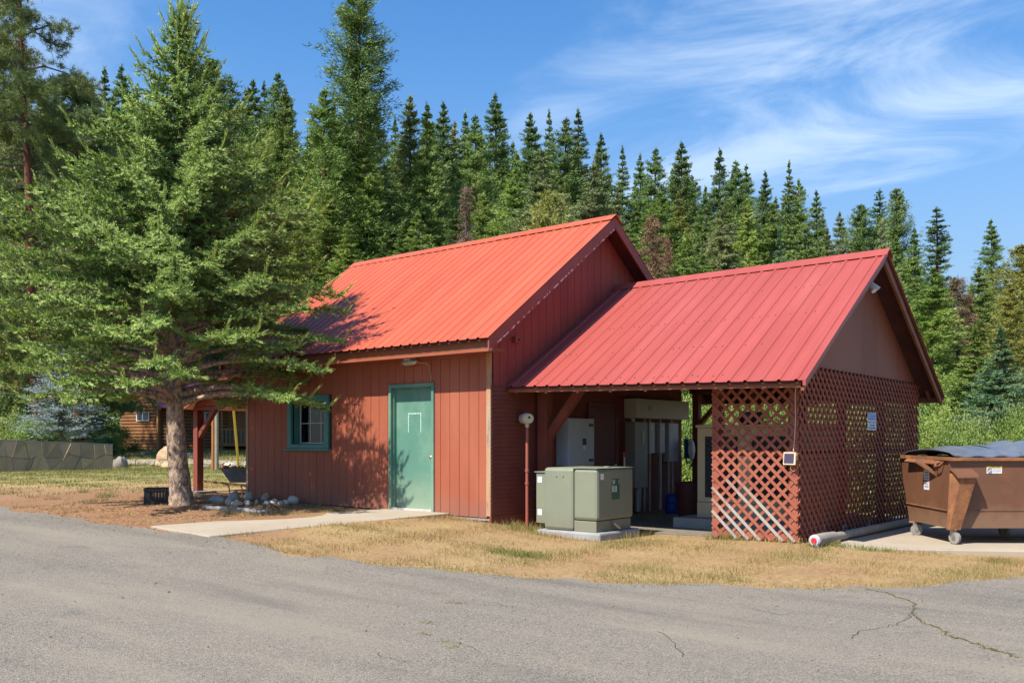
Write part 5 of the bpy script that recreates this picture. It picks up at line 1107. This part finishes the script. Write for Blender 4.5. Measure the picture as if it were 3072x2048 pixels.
def needles(R, SP, SD, SL, ST, K, nl, nw):
    n = len(SP); s = np.tile((np.arange(K)+.5)/K,(n,1))+R.uniform(-.03,.03,(n,K)); base = SP[:,None]+SD[:,None]*(SL[:,None]*s)[...,None]
    ph = (np.arange(K)*2.4)[None]+R.uniform(0,6.28,(n,1)); a1 = unit(np.cross(SD, rand_unit(R,n))); a2 = np.cross(SD,a1)
    rad = a1[:,None]*np.cos(ph)[...,None]+a2[:,None]*np.sin(ph)[...,None]; nd = unit(SD[:,None]*.62+rad*.78+np.array([0,0,.10]))
    fc = unit((SP-np.array([tb.x,tb.y,0]))*np.array([1,1,0]))*.9+np.array([0,0,.5])
    V = leaf_tris(R, base.reshape(-1,3), nd.reshape(-1,3), np.repeat(nl*(.8+.4*R.random(n)),K), nw, np.repeat(fc,K,0))
    ST = np.clip(ST+R.normal(0,.05,n),0,1); Kb = 5                  # plus long bristles hugging the shoot so it reads as one brush
    bd_ = unit(np.repeat(SD,Kb,0)+rand_unit(R,n*Kb)*.24); Vb = leaf_tris(R, np.repeat(SP,Kb,0)-np.repeat(SD,Kb,0)*.01, bd_, np.repeat(SL,Kb)*R.uniform(.8,1.08,n*Kb), .024, np.repeat(fc,Kb,0))
    return np.r_[V,Vb], np.r_[np.repeat(np.repeat(ST,K),3), np.repeat(np.repeat(ST,Kb),3)]
V, A = needles(R, SP, SD, SL, ST, 6, .034, .0140)
print('spruce shoots', len(SP), 'tris', len(V)//3)
link('needles', np_mesh('needles', V-np.array([tb.x,tb.y,TG]), tri_faces(len(V)//3), mats['needle_spruce'], attr=A), None, sp_, (tb.x,tb.y,TG))

# --- prototypes of the far trees: (crown mesh, trunk mesh), height 1 unit = real metres of the prototype
def conifer(name, H, Rm, seed, base=.12, nb=230, m=9, K=9, shape=1.0, droop=.1, tl=.42, twd=.085, clump=.35, rough=.35, rounded=0.0, up=.25, mat='needle_far'):
    R = np.random.default_rng(seed); nb = int(nb*1.7); nwh = int(H*1.5)+6; h = base+(1-base)*R.random(nb)**.80
    wh = np.floor(h*nwh); h = np.clip((wh+.5+R.normal(0,.22,nb))/nwh, base, .995); az = R.uniform(0,2*np.pi,nb)
    x = (1-h)/(1-base); prof = np.where(x<.85, (x/.85)**shape, 1-(x-.85)*1.6)
    if rounded: prof = (1-rounded)*prof+rounded*np.sqrt(np.clip(1-(1-x)**2.6,0,1))*np.clip((1-x)*4+.55,0,1)
    rr_ = rough*np.clip(x*3,0,1); lump = 1+rr_*.5*np.sin(az*2+h*17+seed)+rr_*.4*np.sin(az*3-h*29+seed*2)+rr_*.35*np.sin(wh*2.3+seed)
    Lb = Rm*np.maximum(prof,.02)*lump*R.uniform(.7,1.12,nb); s = (np.arange(m)+.6)/m; s = .15+.85*s
    out = np.stack([np.cos(az),np.sin(az),0*az],1); jt = np.clip(Lb/1.6,.06,1)
    P = (out[:,None]*(Lb[:,None]*s)[...,None]); P[...,2] = (h*H)[:,None]+Lb[:,None]*(-droop*s+up*s*s*(.4+h[:,None]))
    P = P+R.normal(0,1,P.shape)*(clump*.30*jt)[:,None,None]
    n = nb*m; C = np.repeat(P.reshape(-1,3),K,0); o = np.repeat(np.repeat(out,m,0),K,0); jj = np.repeat(jt,m*K)
    d = unit(o*.85+rand_unit(R,n*K)*.80+np.array([0,0,.22])); C = C+R.normal(0,clump*.36,C.shape)*np.array([1,1,.5])*jj[:,None]
    V = leaf_tris(R, C, d, .62*tl*R.uniform(.6,1.2,n*K)*np.clip(jj*1.4,.4,1), .8*twd*R.uniform(.7,1.3,n*K), o*.8+np.array([0,0,.75]))
    tz_ = H*(1-.035*R.random(60)); V = np.r_[V, leaf_tris(R, np.c_[np.zeros(60),np.zeros(60),tz_], unit(rand_unit(R,60)*.45+np.array([0,0,.7])), .3, .06)]
    cm = np_mesh(name+'_crown', V, tri_faces(len(V)//3), mats[mat])
    t = MB(); zz = np.linspace(0,.97,9); t.tube([(math.sin(k*1.7+seed)*.05,math.cos(k*2.1)*.05,z*H) for k,z in enumerate(zz)],[H*.013*(1-.93*z)+.01 for z in zz],8)
    bi = R.choice(nb, min(nb,90), False)
    for k in bi:
        e = P[k,int(m*.6)]; t.tube([(0,0,h[k]*H-.05),tuple(e*.5+np.array([0,0,h[k]*H*.5-.02])),tuple(e)],[.05*(1.1-h[k])+.01,.03*(1.1-h[k])+.008,.006],3,False)
    me = bpy.data.meshes.new(name+'_trunk'); me.from_pydata(t.v,[],t.f); me.update()
    return cm, me, H, Rm
def dead_tree(name, H, Rm, seed):
    R = np.random.default_rng(seed); t = MB(); t.tube([(0,0,z*H) for z in np.linspace(0,1,6)],[H*.011*(1-.95*z)+.008 for z in np.linspace(0,1,6)],7); V = []
    for k in range(260):
        h = .1+.88*R.random(); az = R.uniform(0,6.28); Lb = Rm*(1-h)**.8*R.uniform(.5,1.1)+.25; o = np.array([math.cos(az),math.sin(az),0]); pa = np.array([0,0,h*H]); pb = pa+o*Lb*.6+[0,0,-.1*Lb]; pc_ = pa+o*Lb+[0,0,-.28*Lb]
        t.tube([tuple(pa),tuple(pb),tuple(pc_)],[.022,.014,.006],3,False)
        n = 40; s = R.random(n); Q = pa+np.outer(s,pc_-pa)+R.normal(0,.10,(n,3)); V.append(leaf_tris(R,Q,unit(o*.5+rand_unit(R,n)+[0,0,-.5]),.34*R.uniform(.6,1.2,n),.030))
    V = np.concatenate(V); cm = np_mesh(name+'_crown', V, tri_faces(len(V)//3), mats['twig_dead'])
    me = bpy.data.meshes.new(name+'_trunk'); me.from_pydata(t.v,[],t.f); me.update(); return cm, me, H, Rm
PR = {
 'pine0': conifer('pine0',26,3.5,11,.14,260,9,10,.62,.05,.46,.075,.42,.5,up=.35), 'pine1': conifer('pine1',27,3.2,12,.12,260,9,10,.68,.08,.44,.075,.40,.45,up=.3),
 'pine2': conifer('pine2',25,3.7,13,.16,240,9,11,.55,.0,.48,.08,.5,.6,up=.45), 'fir0': conifer('fir0',25,3.7,21,.06,320,9,10,.75,.28,.42,.075,.34,.3),
 'fir1': conifer('fir1',24,4.0,22,.05,330,9,10,.75,.22,.42,.08,.36,.35), 'fir2': conifer('fir2',26,3.3,23,.06,310,9,10,.80,.3,.40,.075,.32,.35),
 'round0': conifer('round0',18,4.0,31,.06,320,9,11,.6,.05,.36,.075,.34,.25,.85), 'round1': conifer('round1',16,3.8,32,.06,300,9,11,.55,.05,.36,.075,.34,.3,.8),
 'spruce0': conifer('spruce0',14,3.0,41,.05,300,9,10,1.0,.2,.30,.06,.20,.2), 'spruce1': conifer('spruce1',13,2.8,42,.05,300,9,10,1.05,.15,.30,.06,.2,.25),
 'slim0': conifer('slim0',26,2.2,51,.08,260,8,10,.5,.1,.38,.075,.3,.5), 'tall0': conifer('tall0',32,3.6,61,.14,260,9,13,.45,.0,.5,.085,.5,.75,up=.5),
 'dead0': dead_tree('dead0',18,2.2,71), 'dead1': dead_tree('dead1',16,2.0,72) }
for k in ('pine0','pine1','pine2','tall0','slim0'): PR[k][1].materials.append(mats['bark_pine'])
for k in PR:
    if not len(PR[k][1].materials): PR[k][1].materials.append(mats['bark_grey'])
COLR = dict(dark=(.165,.245,.070), mid=(.225,.305,.078), bright=(.26,.345,.078), yell=(.32,.32,.08), grey=(.265,.30,.135), blue=(.175,.265,.15), brown=(.34,.24,.10), deep=(.13,.205,.066), deadc=(1.5,1.15,.95), deadg=(1.25,1.25,1.15), bluegrey=(.36,.44,.47))
RT = random.Random(99)
def tree(name, proto, label, px, py, w, col, wid=1.0, group=None, cat='tree', sink=.1):
    cm, tm, H, Rm = PR[proto]; u = (px-CX)/FPX*w; x, y = W(u,w); g = gz(x,y)-sink; zt_ = CAMH-(py-HY)/FPX*w; s = (zt_-g)/H
    root = bpy.data.objects.new(name, None); COL.objects.link(root); root.location = (x,y,g); root.rotation_euler = (RT.uniform(-.02,.02),RT.uniform(-.02,.02),RT.uniform(0,6.28))
    sx = (s*.5+.5)*wid if s < 1 else wid*(.6+.4*s); root.scale = (sx,sx,s); root.empty_display_size = .5
    tag(root, label, cat, group)
    for nm, me in (('crown',cm),('trunk',tm)):
        o = bpy.data.objects.new(nm, me); COL.objects.link(o); o.parent = root
        v = RT.uniform(.86,1.16); o.color = (col[0]*v*RT.uniform(.94,1.06), col[1]*v, col[2]*v, 1) if nm == 'crown' else (1,1,1,1)
    return root
def ordn(n): return '%d%s' % (n, 'th' if 10 < n%100 < 14 else {1:'st',2:'nd',3:'rd'}.get(n%10,'th'))
SKY = [ # tip column, tip row, distance, prototype, colour, width
 (329,204,66,'fir2','dark',1),(375,199,72,'pine1','dark',1),(640,178,58,'pine2','dark',1.25),(747,245,70,'pine1','dark',1.05),(780,248,74,'fir2','deep',.9),(814,217,68,'pine0','dark',1),(852,258,66,'pine1','mid',.9),(895,296,72,'fir2','dark',.75),(923,337,70,'fir2','dark',.7),
 (975,270,60,'pine0','mid',1.15),(1221,290,66,'pine1','yell',1.0),(1298,318,64,'fir0','mid',.95),(1349,307,72,'pine1','dark',1),(1402,339,74,'fir2','dark',.9),(1444,352,66,'pine0','mid',.9),(1493,280,70,'pine1','dark',1.1),
 (1614,341,74,'pine1','dark',1.05),(1640,331,78,'fir2','dark',.8),(1684,358,70,'pine0','dark',1),(1727,326,72,'fir2','deep',1.15),(1812,405,80,'pine1','dark',.9),(1861,441,80,'fir2','dark',.9),(1914,465,84,'pine1','dark',.8),(1950,447,80,'pine0','dark',.95),
 (2049,432,82,'pine1','dark',1.15),(2147,452,80,'fir0','dark',.95),(2214,480,84,'pine0','dark',.95),(2236,495,88,'pine1','dark',.9),(2308,517,86,'pine1','deep',.8),(2351,485,84,'fir2','dark',.85),(2386,540,84,'pine0','mid',.85),(2460,574,88,'pine1','dark',.9),
 (2573,614,88,'pine2','dark',.95),(2600,640,92,'pine1','dark',.8),(2630,574,90,'slim0','dark',1.1),(2690,572,88,'pine2','dark',.85),(2747,684,80,'fir0','mid',.9),(2819,627,76,'slim0','deep',1.25),(2979,659,84,'pine1','dark',1.0),(3061,738,52,'pine2','yell',1.1)]
anchors = [(0,1000,'left of tallest pine'),(1001,1480,'between tallest pine and orange peak'),(1481,2200,'between both roof peaks'),(2201,2680,'above rose roof'),(2681,3200,'right of rose peak')]
def seg_label(px, items, what):
    for a, b, t in anchors:
        if a <= px <= b:
            same = sorted(q for q in items if a <= q <= b); return '%s, %s from left %s' % (what, ordn(same.index(px)+1), t)
allx = [q[0] for q in SKY]
kindname = {'pine0':'pine','pine1':'pine','pine2':'spreading pine','fir0':'fir','fir2':'slender fir','slim0':'narrow ragged conifer','tall0':'pine'}
for px,py,w,pr,c,wd in SKY:
    tree('pine_tree' if 'pine' in pr else 'fir_tree', pr, seg_label(px, allx, 'skyline ' + kindname[pr]), px, py, w, COLR[c], wd, 'conifers along the skyline')
tree('pine_tree','tall0','tallest pine, its ragged top nearly touching the upper frame edge', 1068,-8,62, COLR['dark'],1.12,'conifers along the skyline')
MID = [(1531,458,60,'fir1','bright',.95,'bright green fir tip in front of the skyline pines, above the orange roof'),(1633,450,56,'fir1','grey',1.25,'rounded grey-green conifer above the orange roof peak, left of its twin'),(1778,492,58,'fir1','grey',1.25,'rounded grey-green conifer above the orange roof peak, right of its twin'),(1650,580,48,'round1','yell',.62,'small yellow-green young conifer just above the orange roof ridge'),
 (1387,548,56,'dead0','deadg',1.0,'grey half-dead conifer above the middle of the orange roof'),(1967,639,54,'dead1','deadc',1.15,'brown-grey dead conifer between the two red roofs'),(2012,705,56,'dead1','deadc',.7,'thin dead conifer right of the larger dead one between the roofs'),(2874,826,46,'dead0','deadc',1.25,'brown dead conifer right of the rose roof peak'),
 (2164,599,60,'fir1','grey',.95,'pale rounded conifer above the left half of the rose roof'),(2054,719,50,'spruce0','bright',.9,'small bright spruce just above the left end of rose ridge'),(2338,689,58,'spruce1','blue',1.0,'small blue-green spruce above the middle of the rose ridge'),(2470,744,54,'spruce0','bright',.8,'small pointed spruce low over the rose ridge'),(2652,664,62,'fir1','grey',.75,'rounded olive conifer just left of the rose roof peak'),
 (3000,985,36,'spruce1','blue',1.25,'blue-green spruce above the dumpster near the right edge'),(2916,985,39,'spruce0','bright',1.2,'bright green spruce above the dumpster, left of the bluish one'),(2790,800,44,'fir1','bright',1.0,'bushy green fir hugging the right slope of the rose roof'),(2950,800,48,'fir0','mid',1.0,'mid-green fir beyond the brown dead conifer'),(3040,850,44,'pine0','yell',.8,'yellowish pine low at the right edge')]
for px,py,w,pr,c,wd,lb in MID: tree('dead_tree' if 'dead' in pr else 'conifer', pr, lb, px, py, w, COLR[c], wd, 'nearer conifers')
sk_x = np.array([0,330,640,800,920,1000,1070,1150,1250,1500,1730,1830,1950,2200,2360,2470,2690,2750,2820,2880,2980,3072,3200]); sk_y = np.array([200,210,190,240,330,300,60,330,330,330,370,450,460,490,520,600,610,700,690,850,740,780,800])
rows = [('back-row',(28,95),(90,108),50,-1),('second-row',(80,175),(64,78),66,0),('third-row',(235,340),(54,63),84,1),('lowest-row',(400,540),(44,52),96,2)]
for what,(a,b),(w0_,w1_),st,rr in rows:
    xs = []; x = -60+rr*25
    while x < 3180:
        xs.append(int(x)); x += st*RT.uniform(.75,1.3)
    xs = [q for q in xs if not (rr > 0 and q < 560) and not (rr == 2 and q < 900)]
    xs = [q for q in xs if q >= 0]
    for px in xs:
        py = float(np.interp(px,sk_x,sk_y))+RT.uniform(a,b); 
        if py > 1060: continue
        w = RT.uniform(w0_,w1_); pr = RT.choice(['fir0','fir1','fir2','pine0','pine1','fir2','fir1','fir0']); c = RT.choice(['mid','dark','mid','bright','dark','grey','yell','dark']) 
        tree('conifer', pr, seg_label(px, [q for q in xs], 'green %s forest conifer' % what) or 'green %s forest conifer %s outside the frame' % (what, 'just' if px > -40 else 'well'), px, py, w, COLR[c], RT.uniform(.95,1.25), 'forest conifers '+what)

# --- tall orange-barked pine at the left, with long-needled tufts
def big_pine(label, px, w, ztop, seed, zc0, Rm, ntuft, col):
    R = np.random.default_rng(seed); u = (px[0]-CX)/FPX*w; x, y = W(u,w); g = gz(x,y)-.1
    root = thing('ponderosa_pine', label, 'tree', (x,y,g)); lean = (px[1]-px[0])/FPX*w
    def ax_(z): f = (z-g)/(ztop-g); return np.array([x+lean*f*RX, y+lean*f*RY, z])
    t = MB(); zz = np.linspace(g,ztop,14); t.tube([tuple(ax_(z)+np.array([math.sin(i*1.3)*.03,math.cos(i)*.03,0])) for i,z in enumerate(zz)], [.27*(1-.85*((z-g)/(ztop-g))) for z in zz], 14)
    t.build('trunk', mats['bark_pine'], root, True)
    lb = MB(); C = []; D = []
    for k in range(150):
        h = zc0+(ztop-zc0)*R.random(); az = R.uniform(0,6.28); fr_ = (h-zc0)/(ztop-zc0); L_ = Rm*(1-fr_**2*.8)*R.uniform(.45,1.1); o = np.array([math.cos(az),math.sin(az),0.0]); p0 = ax_(h)
        pts = [p0+o*L_*s+np.array([0,0,L_*(.1*s-.25*s*s+.12*math.sin(3*s+k))]) for s in (0,.3,.6,.85,1)]
        lb.tube([Vector(p) for p in pts],[.055,.04,.028,.016,.008],5,False); nt_ = ntuft
        for q in range(nt_):
            s = .4+.6*R.random(); c = np.array([np.interp(s,(0,.3,.6,.85,1),[p[j] for p in pts]) for j in range(3)])+R.normal(0,.24,3)*np.array([1,1,.6]); C.append(c); D.append(unit(o*.7+R.normal(0,.5,3)+np.array([0,0,.25])))
        if R.random() < .5: e = pts[3]; lb.tube([Vector(pts[2]),Vector(e+R.normal(0,.35,3)+[0,0,-.4])],[.015,.004],4,False)
    lb.build('limbs', mats['bark_grey'], root, True)
    C = np.array(C); D = np.array(D); K = 24; n = len(C); dd = unit(np.repeat(D,K,0)*.7+rand_unit(R,n*K)*.9)
    V = leaf_tris(R, np.repeat(C,K,0)+R.normal(0,.05,(n*K,3)), dd, .25*R.uniform(.7,1.15,n*K), .024); V = V-np.array([x,y,g])
    o = link('needles', np_mesh('needles', V, tri_faces(len(V)//3), mats['needle_far']), None, root, (x,y,g)); o.color = (*col,1)
big_pine('tall pine with red-brown trunk rising out of the frame at the left', (118,45), 41, 25.5, 5, 4.5, 4.0, 44, (.18,.225,.072))
big_pine('dark pine crown behind the red-trunked pine at the left edge', (-30,-40), 46, 27, 6, 2.5, 5.0, 44, (.14,.185,.066))
big_pine('dark full pine between the red-trunked pine and the spruce', (235,225), 47, 19.6, 8, 3.0, 4.0, 44, (.14,.195,.070))

# --- blue spruce and other shrubs
cm, tm, Hs, Rs = conifer('blue_spruce',5.2,1.9,77,.28,260,9,9,.9,.15,.13,.034,.10,.25); tm.materials.append(mats['bark_grey']); PR['bluesp'] = (cm,tm,Hs,Rs)
tree('blue_spruce','bluesp','pale silver-blue spruce behind the flagstone wall', 183,1050,34.5, COLR['bluegrey'],1.05)
def bush_mesh(name, seed, n_clump, per, leaf, tall=1.0, wispy=0.0):
    R = np.random.default_rng(seed); c = rand_unit(R,n_clump); c[:,2] = np.abs(c[:,2])*1.0; c *= (R.random((n_clump,1))**.4); c *= np.array([1,1,tall]); c[:,2] += .05
    P = np.repeat(c,per,0)+R.normal(0,1,(n_clump*per,3))*np.repeat(R.uniform(.06,.15,n_clump),per)[:,None]; P[:,2] = np.maximum(P[:,2],.0)
    d = unit(rand_unit(R,len(P))+unit(P)*.5+np.array([0,0,wispy])); V = leaf_tris(R,P,d,leaf*R.uniform(.6,1.3,len(P)),leaf*.6, unit(P)+np.array([0,0,.5]))
    t = MB()
    for k in range(12): e = c[k%n_clump]*.8; t.tube([(e[0]*.1,e[1]*.1,-.05),(e[0]*.5,e[1]*.5,e[2]*.55),tuple(e)],[.03,.018,.006],4,False)
    me = bpy.data.meshes.new(name+'_stems'); me.from_pydata(t.v,[],t.f); me.update(); me.materials.append(mats['bark_grey'])
    return np_mesh(name+'_leaves', V, tri_faces(len(V)//3), mats['leaf']), me
BU = [bush_mesh('bush%d'%k, 200+k, 30, 700, .040, 1.0) for k in range(4)] + [bush_mesh('willow', 210, 120, 120, .05, 3.2, .0)]
def bush(label, px, ytop, w, rad, proto, col, group='shrubs', name='bush', base=None):
    lm_, sm2 = BU[proto]; u = (px-CX)/FPX*w; x, y = W(u,w); g = gz(x,y)-.05 if base is None else base; z = CAMH-(ytop-HY)/FPX*w; hs = (z-g)/(3.35 if proto == 4 else 1.05)
    root = bpy.data.objects.new(name,None); COL.objects.link(root); root.location = (x,y,g); root.scale = (rad,rad,hs); root.rotation_euler.z = RT.uniform(0,6.28); tag(root,label,'bush',group)
    for nm, me in (('foliage',lm_),('stems',sm2)):
        o = bpy.data.objects.new(nm,me); COL.objects.link(o); o.parent = root; v = RT.uniform(.85,1.15); o.color = (col[0]*v,col[1]*v,col[2]*v,1)
G1, G2, G3, G4 = (.165,.25,.050), (.225,.295,.055), (.12,.195,.055), (.17,.23,.095)
bx = [(2790,1175,40,2.0,G3),(2850,1150,42,2.2,G1),(2925,1165,40,2.2,G3),(3000,1145,42,2.4,G1),(3060,1180,38,2.2,G2),(2780,1230,34,1.7,G1),(2835,1215,33,1.7,G2),(2895,1235,32,1.7,G1),(2960,1215,33,1.8,G4),(3025,1230,31,1.8,G2),(3085,1240,30,1.6,G1),
      (2770,1285,27,1.2,G1),(2815,1290,26,1.1,G2),(2868,1282,26,1.2,G1),(2918,1290,25,1.1,G4),(2968,1280,26,1.2,G2),(3015,1288,25,1.1,G2),(3066,1285,25,1.2,G1)]
xs = sorted(b[0] for b in bx)
for px,py,w,r,c in bx: bush('leafy green shrub behind the dumpster, %s counting from the lattice' % ordn(xs.index(px)+1), px, py, w, r, RT.randrange(4), c, 'riverside shrubs behind the dumpster')
bx2 = [(1880,1190,30,1.8,G3),(1950,1170,28,1.8,G1),(2030,1175,29,1.8,G2),(2100,1170,27,1.7,G2),(2150,1185,26,1.5,G1),(2215,1180,28,1.7,G2),(2280,1190,27,1.6,G1),(2345,1185,28,1.7,G2),(2410,1190,27,1.6,G1),(2480,1180,29,1.8,G2),(2550,1185,28,1.7,G1),(2620,1190,28,1.7,G2),(2690,1185,29,1.8,G1),(2735,1200,30,1.6,G2)]
xs = sorted(b[0] for b in bx2)
for px,py,w,r,c in bx2: bush('sunlit shrub seen through the open shed, %s from its left' % ordn(xs.index(px)+1), px, py, w, r, RT.randrange(4), c, 'shrubs behind the open shed')
bx3 = [(30,1235,35.5,1.4,G2,'yellow-green shrub behind the flagstone wall at the left edge'),(95,1250,35,1.1,G1,'green shrub left of the blue spruce trunk'),(140,1262,36,.9,G3,'darker shrub just left of the blue spruce trunk'),(265,1275,44,1.3,G3,'leafy shrub between the blue spruce and the cabin'),(300,1285,46,1.2,G1,'light shrub beside the cabin wall'),(335,1270,50,1.5,G3,'shrub behind the cabin corner'),(230,1230,50,2.4,G3,'dark thicket behind the blue spruce'),(60,1180,44,2.6,G3,'dark thicket behind the shrub at the left edge'),(330,1190,60,3.5,G3,'tall thicket behind the cabin gable')]
for px,py,w,r,c,lb in bx3: bush(lb, px, py, w, r, RT.randrange(4), c, 'shrubs by the flagstone wall')
bush('pale wispy shrub peeking over the orange roof ridge', 1262, 705, 30, 1.3, 4, (.20,.26,.10), 'shrubs', 'willow_shrub')
bush('pale shrub tuft between the roofs', 1935, 775, 34, 1.0, 4, (.19,.24,.09), 'shrubs', 'willow_shrub')

# ------------------------------------------------------------------ grass, litter, weeds, pebbles
def inside(poly, x, y):
    r = np.zeros(len(x), bool); n = len(poly)
    for i in range(n):
        (x1,y1),(x2,y2) = poly[i], poly[(i+1)%n]; c = ((y1>y)!=(y2>y)) & (x < (x2-x1)*(y-y1)/(y2-y1+1e-12)+x1); r ^= c
    return r
walk_poly = [wb, (-10.15,11.1), (-11.62,11.1), wa]; slab_poly = SLABP
def lump(u, w, f, sd): return np.sin(u*f*1.3+sd)*np.sin(w*f*1.7+sd*2.1)+.6*np.sin(u*f*2.9-w*f*2.3+sd*3)+.4*np.sin(w*f*5.1+u*f*3.7+sd)
R = np.random.default_rng(17)
def blades(n, ur, wr, keep, hmin, hmax, width, green, seed):
    u = R.uniform(*ur,n); w = R.uniform(*wr,n); x = u*RX+w*WX; y = u*RY+w*WY; ok = keep(u,w,x,y); u,w,x,y = u[ok],w[ok],x[ok],y[ok]; n = len(u)
    cl = lump(u,w,1.6,seed); ok = R.random(n) < np.clip(.50+.48*cl,.03,1); u,w,x,y,cl = u[ok],w[ok],x[ok],y[ok],cl[ok]; n = len(u)
    P = np.stack([x,y,gz_uw(u,w)-.004],1); d = unit(R.normal(0,.38,(n,3))*np.array([1,1,0])+np.array([0,0,1])); h = R.uniform(hmin,hmax,n)*(.75+.3*np.clip(cl,-1,1.5))
    V = leaf_tris(R,P,d,h,width); g = np.clip(green(u,w)+.30*lump(u,w,1.3,seed+4)+R.normal(0,.15,n),0,1); return V, np.repeat(g,3)
def keep_front(u,w,x,y):
    k = (w > road_w(u)-.03) & (u > -5.2) & ~inside(walk_poly,x,y) & ~inside(slab_poly,x,y)
    k &= np.where(x < XR, y < YF-.03, np.where(x < BX1+.1, y < BY0+.1, y < 12.9)) & ~((x>TX0-.15)&(x<TX1+.15)&(y>TY0-.13))
    k &= ~((x > -7.1)&(y > 11.6)&(x < -6.2)&(R.random(len(x)) < .8)); return k
V1,A1 = blades(150000,(-4.6,9.5),(8.8,15.6),keep_front,.025,.085,.0065,lambda u,w: .22+0*u,1)
def keep_edge(u,w,x,y): return (np.abs(w-road_w(u)-.06) < .13+.08*np.sin(u*5)) & (u > -4.5) & ~inside(walk_poly,x,y)
V2,A2 = blades(60000,(-4.6,9.0),(9,14),keep_edge,.03,.08,.006,lambda u,w: .42+0*u,2)
def keep_wall(u,w,x,y):
    return keep_front(u,w,x,y) & (((x < XR)&(y > YF-.28)&(x > -10.1)) | ((x > XR)&(x < TX0-.1)&(y > 11.0)) | ((x > -6.15)&(x < BX1+.1)&(y > BY0-.22)) | ((x > TX0-.35)&(x < TX1+.35)&(y > TY0-.32)))
V6,A6 = blades(40000,(-4.6,4.6),(11.5,15.6),keep_wall,.07,.17,.007,lambda u,w: .45+0*u,8); V2 = np.r_[V2,V6]; A2 = np.r_[A2,A6]
gr = link('dry_grass', np_mesh('dry_grass', np.r_[V1,V2], tri_faces((len(V1)+len(V2))//3), mats['blade'], attr=np.r_[A1,A2]), None, None, (0,0,0), 'stuff'); tag(gr,'dry straw-coloured grass between the road and the buildings','grass')
def keep_lawn(u,w,x,y): return (w > 19.0) & ~((x > PXL-.5)&(y > YF)) & (R.random(len(u)) < np.clip((w-18.5)/3,.1,1))
V3,A3 = blades(90000,(-18,-4.2),(19,34),keep_lawn,.04,.10,.014,lambda u,w: .50+.25*np.clip((w-21)/6,0,1),3)
lw = link('lawn_grass', np_mesh('lawn_grass', V3, tri_faces(len(V3)//3), mats['blade'], attr=A3), None, None, (0,0,0), 'stuff'); tag(lw,'yellow-green lawn grass between the yard and the lane','grass')
def keep_yard(u,w,x,y): return (w > road_w(u)+.1) & (lump(u,w,2.6,9) > .75) & ~inside(walk_poly,x,y) & (y < YF-.1)
V4,A4 = blades(60000,(-12,-3.2),(12.5,20),keep_yard,.03,.10,.008,lambda u,w: .30+0*u,5)
def keep_far(u,w,x,y): return (u < -6)
V5,A5 = blades(26000,(-24,-9.5),(34,54),keep_far,.08,.22,.03,lambda u,w: .62+0*u,6)
yg = link('yard_grass', np_mesh('yard_grass', np.r_[V4,V5], tri_faces((len(V4)+len(V5))//3), mats['blade'], attr=np.r_[A4,A5]), None, None, (0,0,0), 'stuff'); tag(yg,'sparse tufts in the bare yard and the lawn beyond the lane','grass')
n = 9000; a = R.uniform(0,6.28,n); r = 2.9*np.sqrt(R.random(n)); x = tb.x+r*np.cos(a); y = tb.y-.3+r*np.sin(a); u,w = UWof(x,y); ok = (y < YF-.05) & (w > road_w(u)+.02) & ~inside(walk_poly,x,y) & (lump(u,w,3.0,2) > -.2); x,y,u,w = x[ok],y[ok],u[ok],w[ok]; n = len(x)
P = np.stack([x,y,gz_uw(u,w)+.006],1); d = unit(R.normal(0,1,(n,3))*np.array([1,1,.22])); V = leaf_tris(R,P,d,R.uniform(.02,.06,n),.012)
lt = link('needle_litter', np_mesh('needle_litter', V, tri_faces(n), mats['litter'], attr=np.repeat(R.random(n),3)), None, None, (0,0,0), 'stuff'); tag(lt,'red-brown needle and bark litter scattered under the spruce','litter')
# green weeds: in the road crack, by the riser pipe, by the slab edge
wd = []; wa_ = []
def tuft(c, n, spread, h, g):
    P = np.array([[c[0],c[1],0]])+np.c_[R.normal(0,spread,(n,2)),np.zeros(n)]; u,w = UWof(P[:,0],P[:,1]); P[:,2] = gz_uw(u,w)+.008; d = unit(R.normal(0,.6,(n,3))*np.array([1,1,0])+np.array([0,0,1])); wd.append(leaf_tris(R,P,d,R.uniform(.5,1.2,n)*h,.008)); wa_.append(np.repeat(np.clip(g+R.normal(0,.15,n),0,1),3))
for p in crack_pts:
    if R.random() < .75: tuft((p.x,p.y), int(R.integers(6,26)), .022, .024, .45)
for q in ((1350,1812),(1376,1814),(1280,1876),(1273,1910),(1340,1930),(1365,1948),(2480,1775),(2560,1777)):
    p = onG(*q); tuft((p.x,p.y), 36, .035, .03, .7)
for q,n_,h_ in (((1545,1590),60,.13),((1590,1592),70,.10),((1625,1590),50,.10),((1925,1600),50,.09),((2440,1640),60,.07),((2520,1640),120,.08),((2600,1650),120,.08),((2660,1655),80,.07),((1560,1668),260,.07),((1500,1660),200,.07),((1600,1672),160,.07),((322,1492),120,.16),((250,1478),70,.13),((3000,1690),160,.07),((930,1522),60,.06)):
    p = onG(*q); tuft((p.x,p.y), n_, .10 if n_ > 80 else .05, h_, .85)
V = np.concatenate(wd); we = link('green_weeds', np_mesh('green_weeds', V, tri_faces(len(V)//3), mats['blade'], attr=np.concatenate(wa_)), None, None, (0,0,0), 'stuff'); tag(we,'small green weeds in the road crack and along the walls','weeds')
pe = MB(); rg = random.Random(44)
for k in range(420):
    u = rg.uniform(-8,7); w = rg.uniform(6,float(road_w(u))) if rg.random() < .5 else float(road_w(u))-abs(rg.gauss(0,.35)); x,y = W(u,w); s = rg.uniform(.004,.012)*(1.4 if rg.random() < .12 else 1)
    pe.blob((x,y,gz(x,y)+.014+s*.4),(s,s*.9,s*.7),k,5,4,.2)
po = pe.build('pebbles', mats['mortar'], None, kind='stuff'); tag(po,'loose pebbles scattered on the asphalt','pebbles')
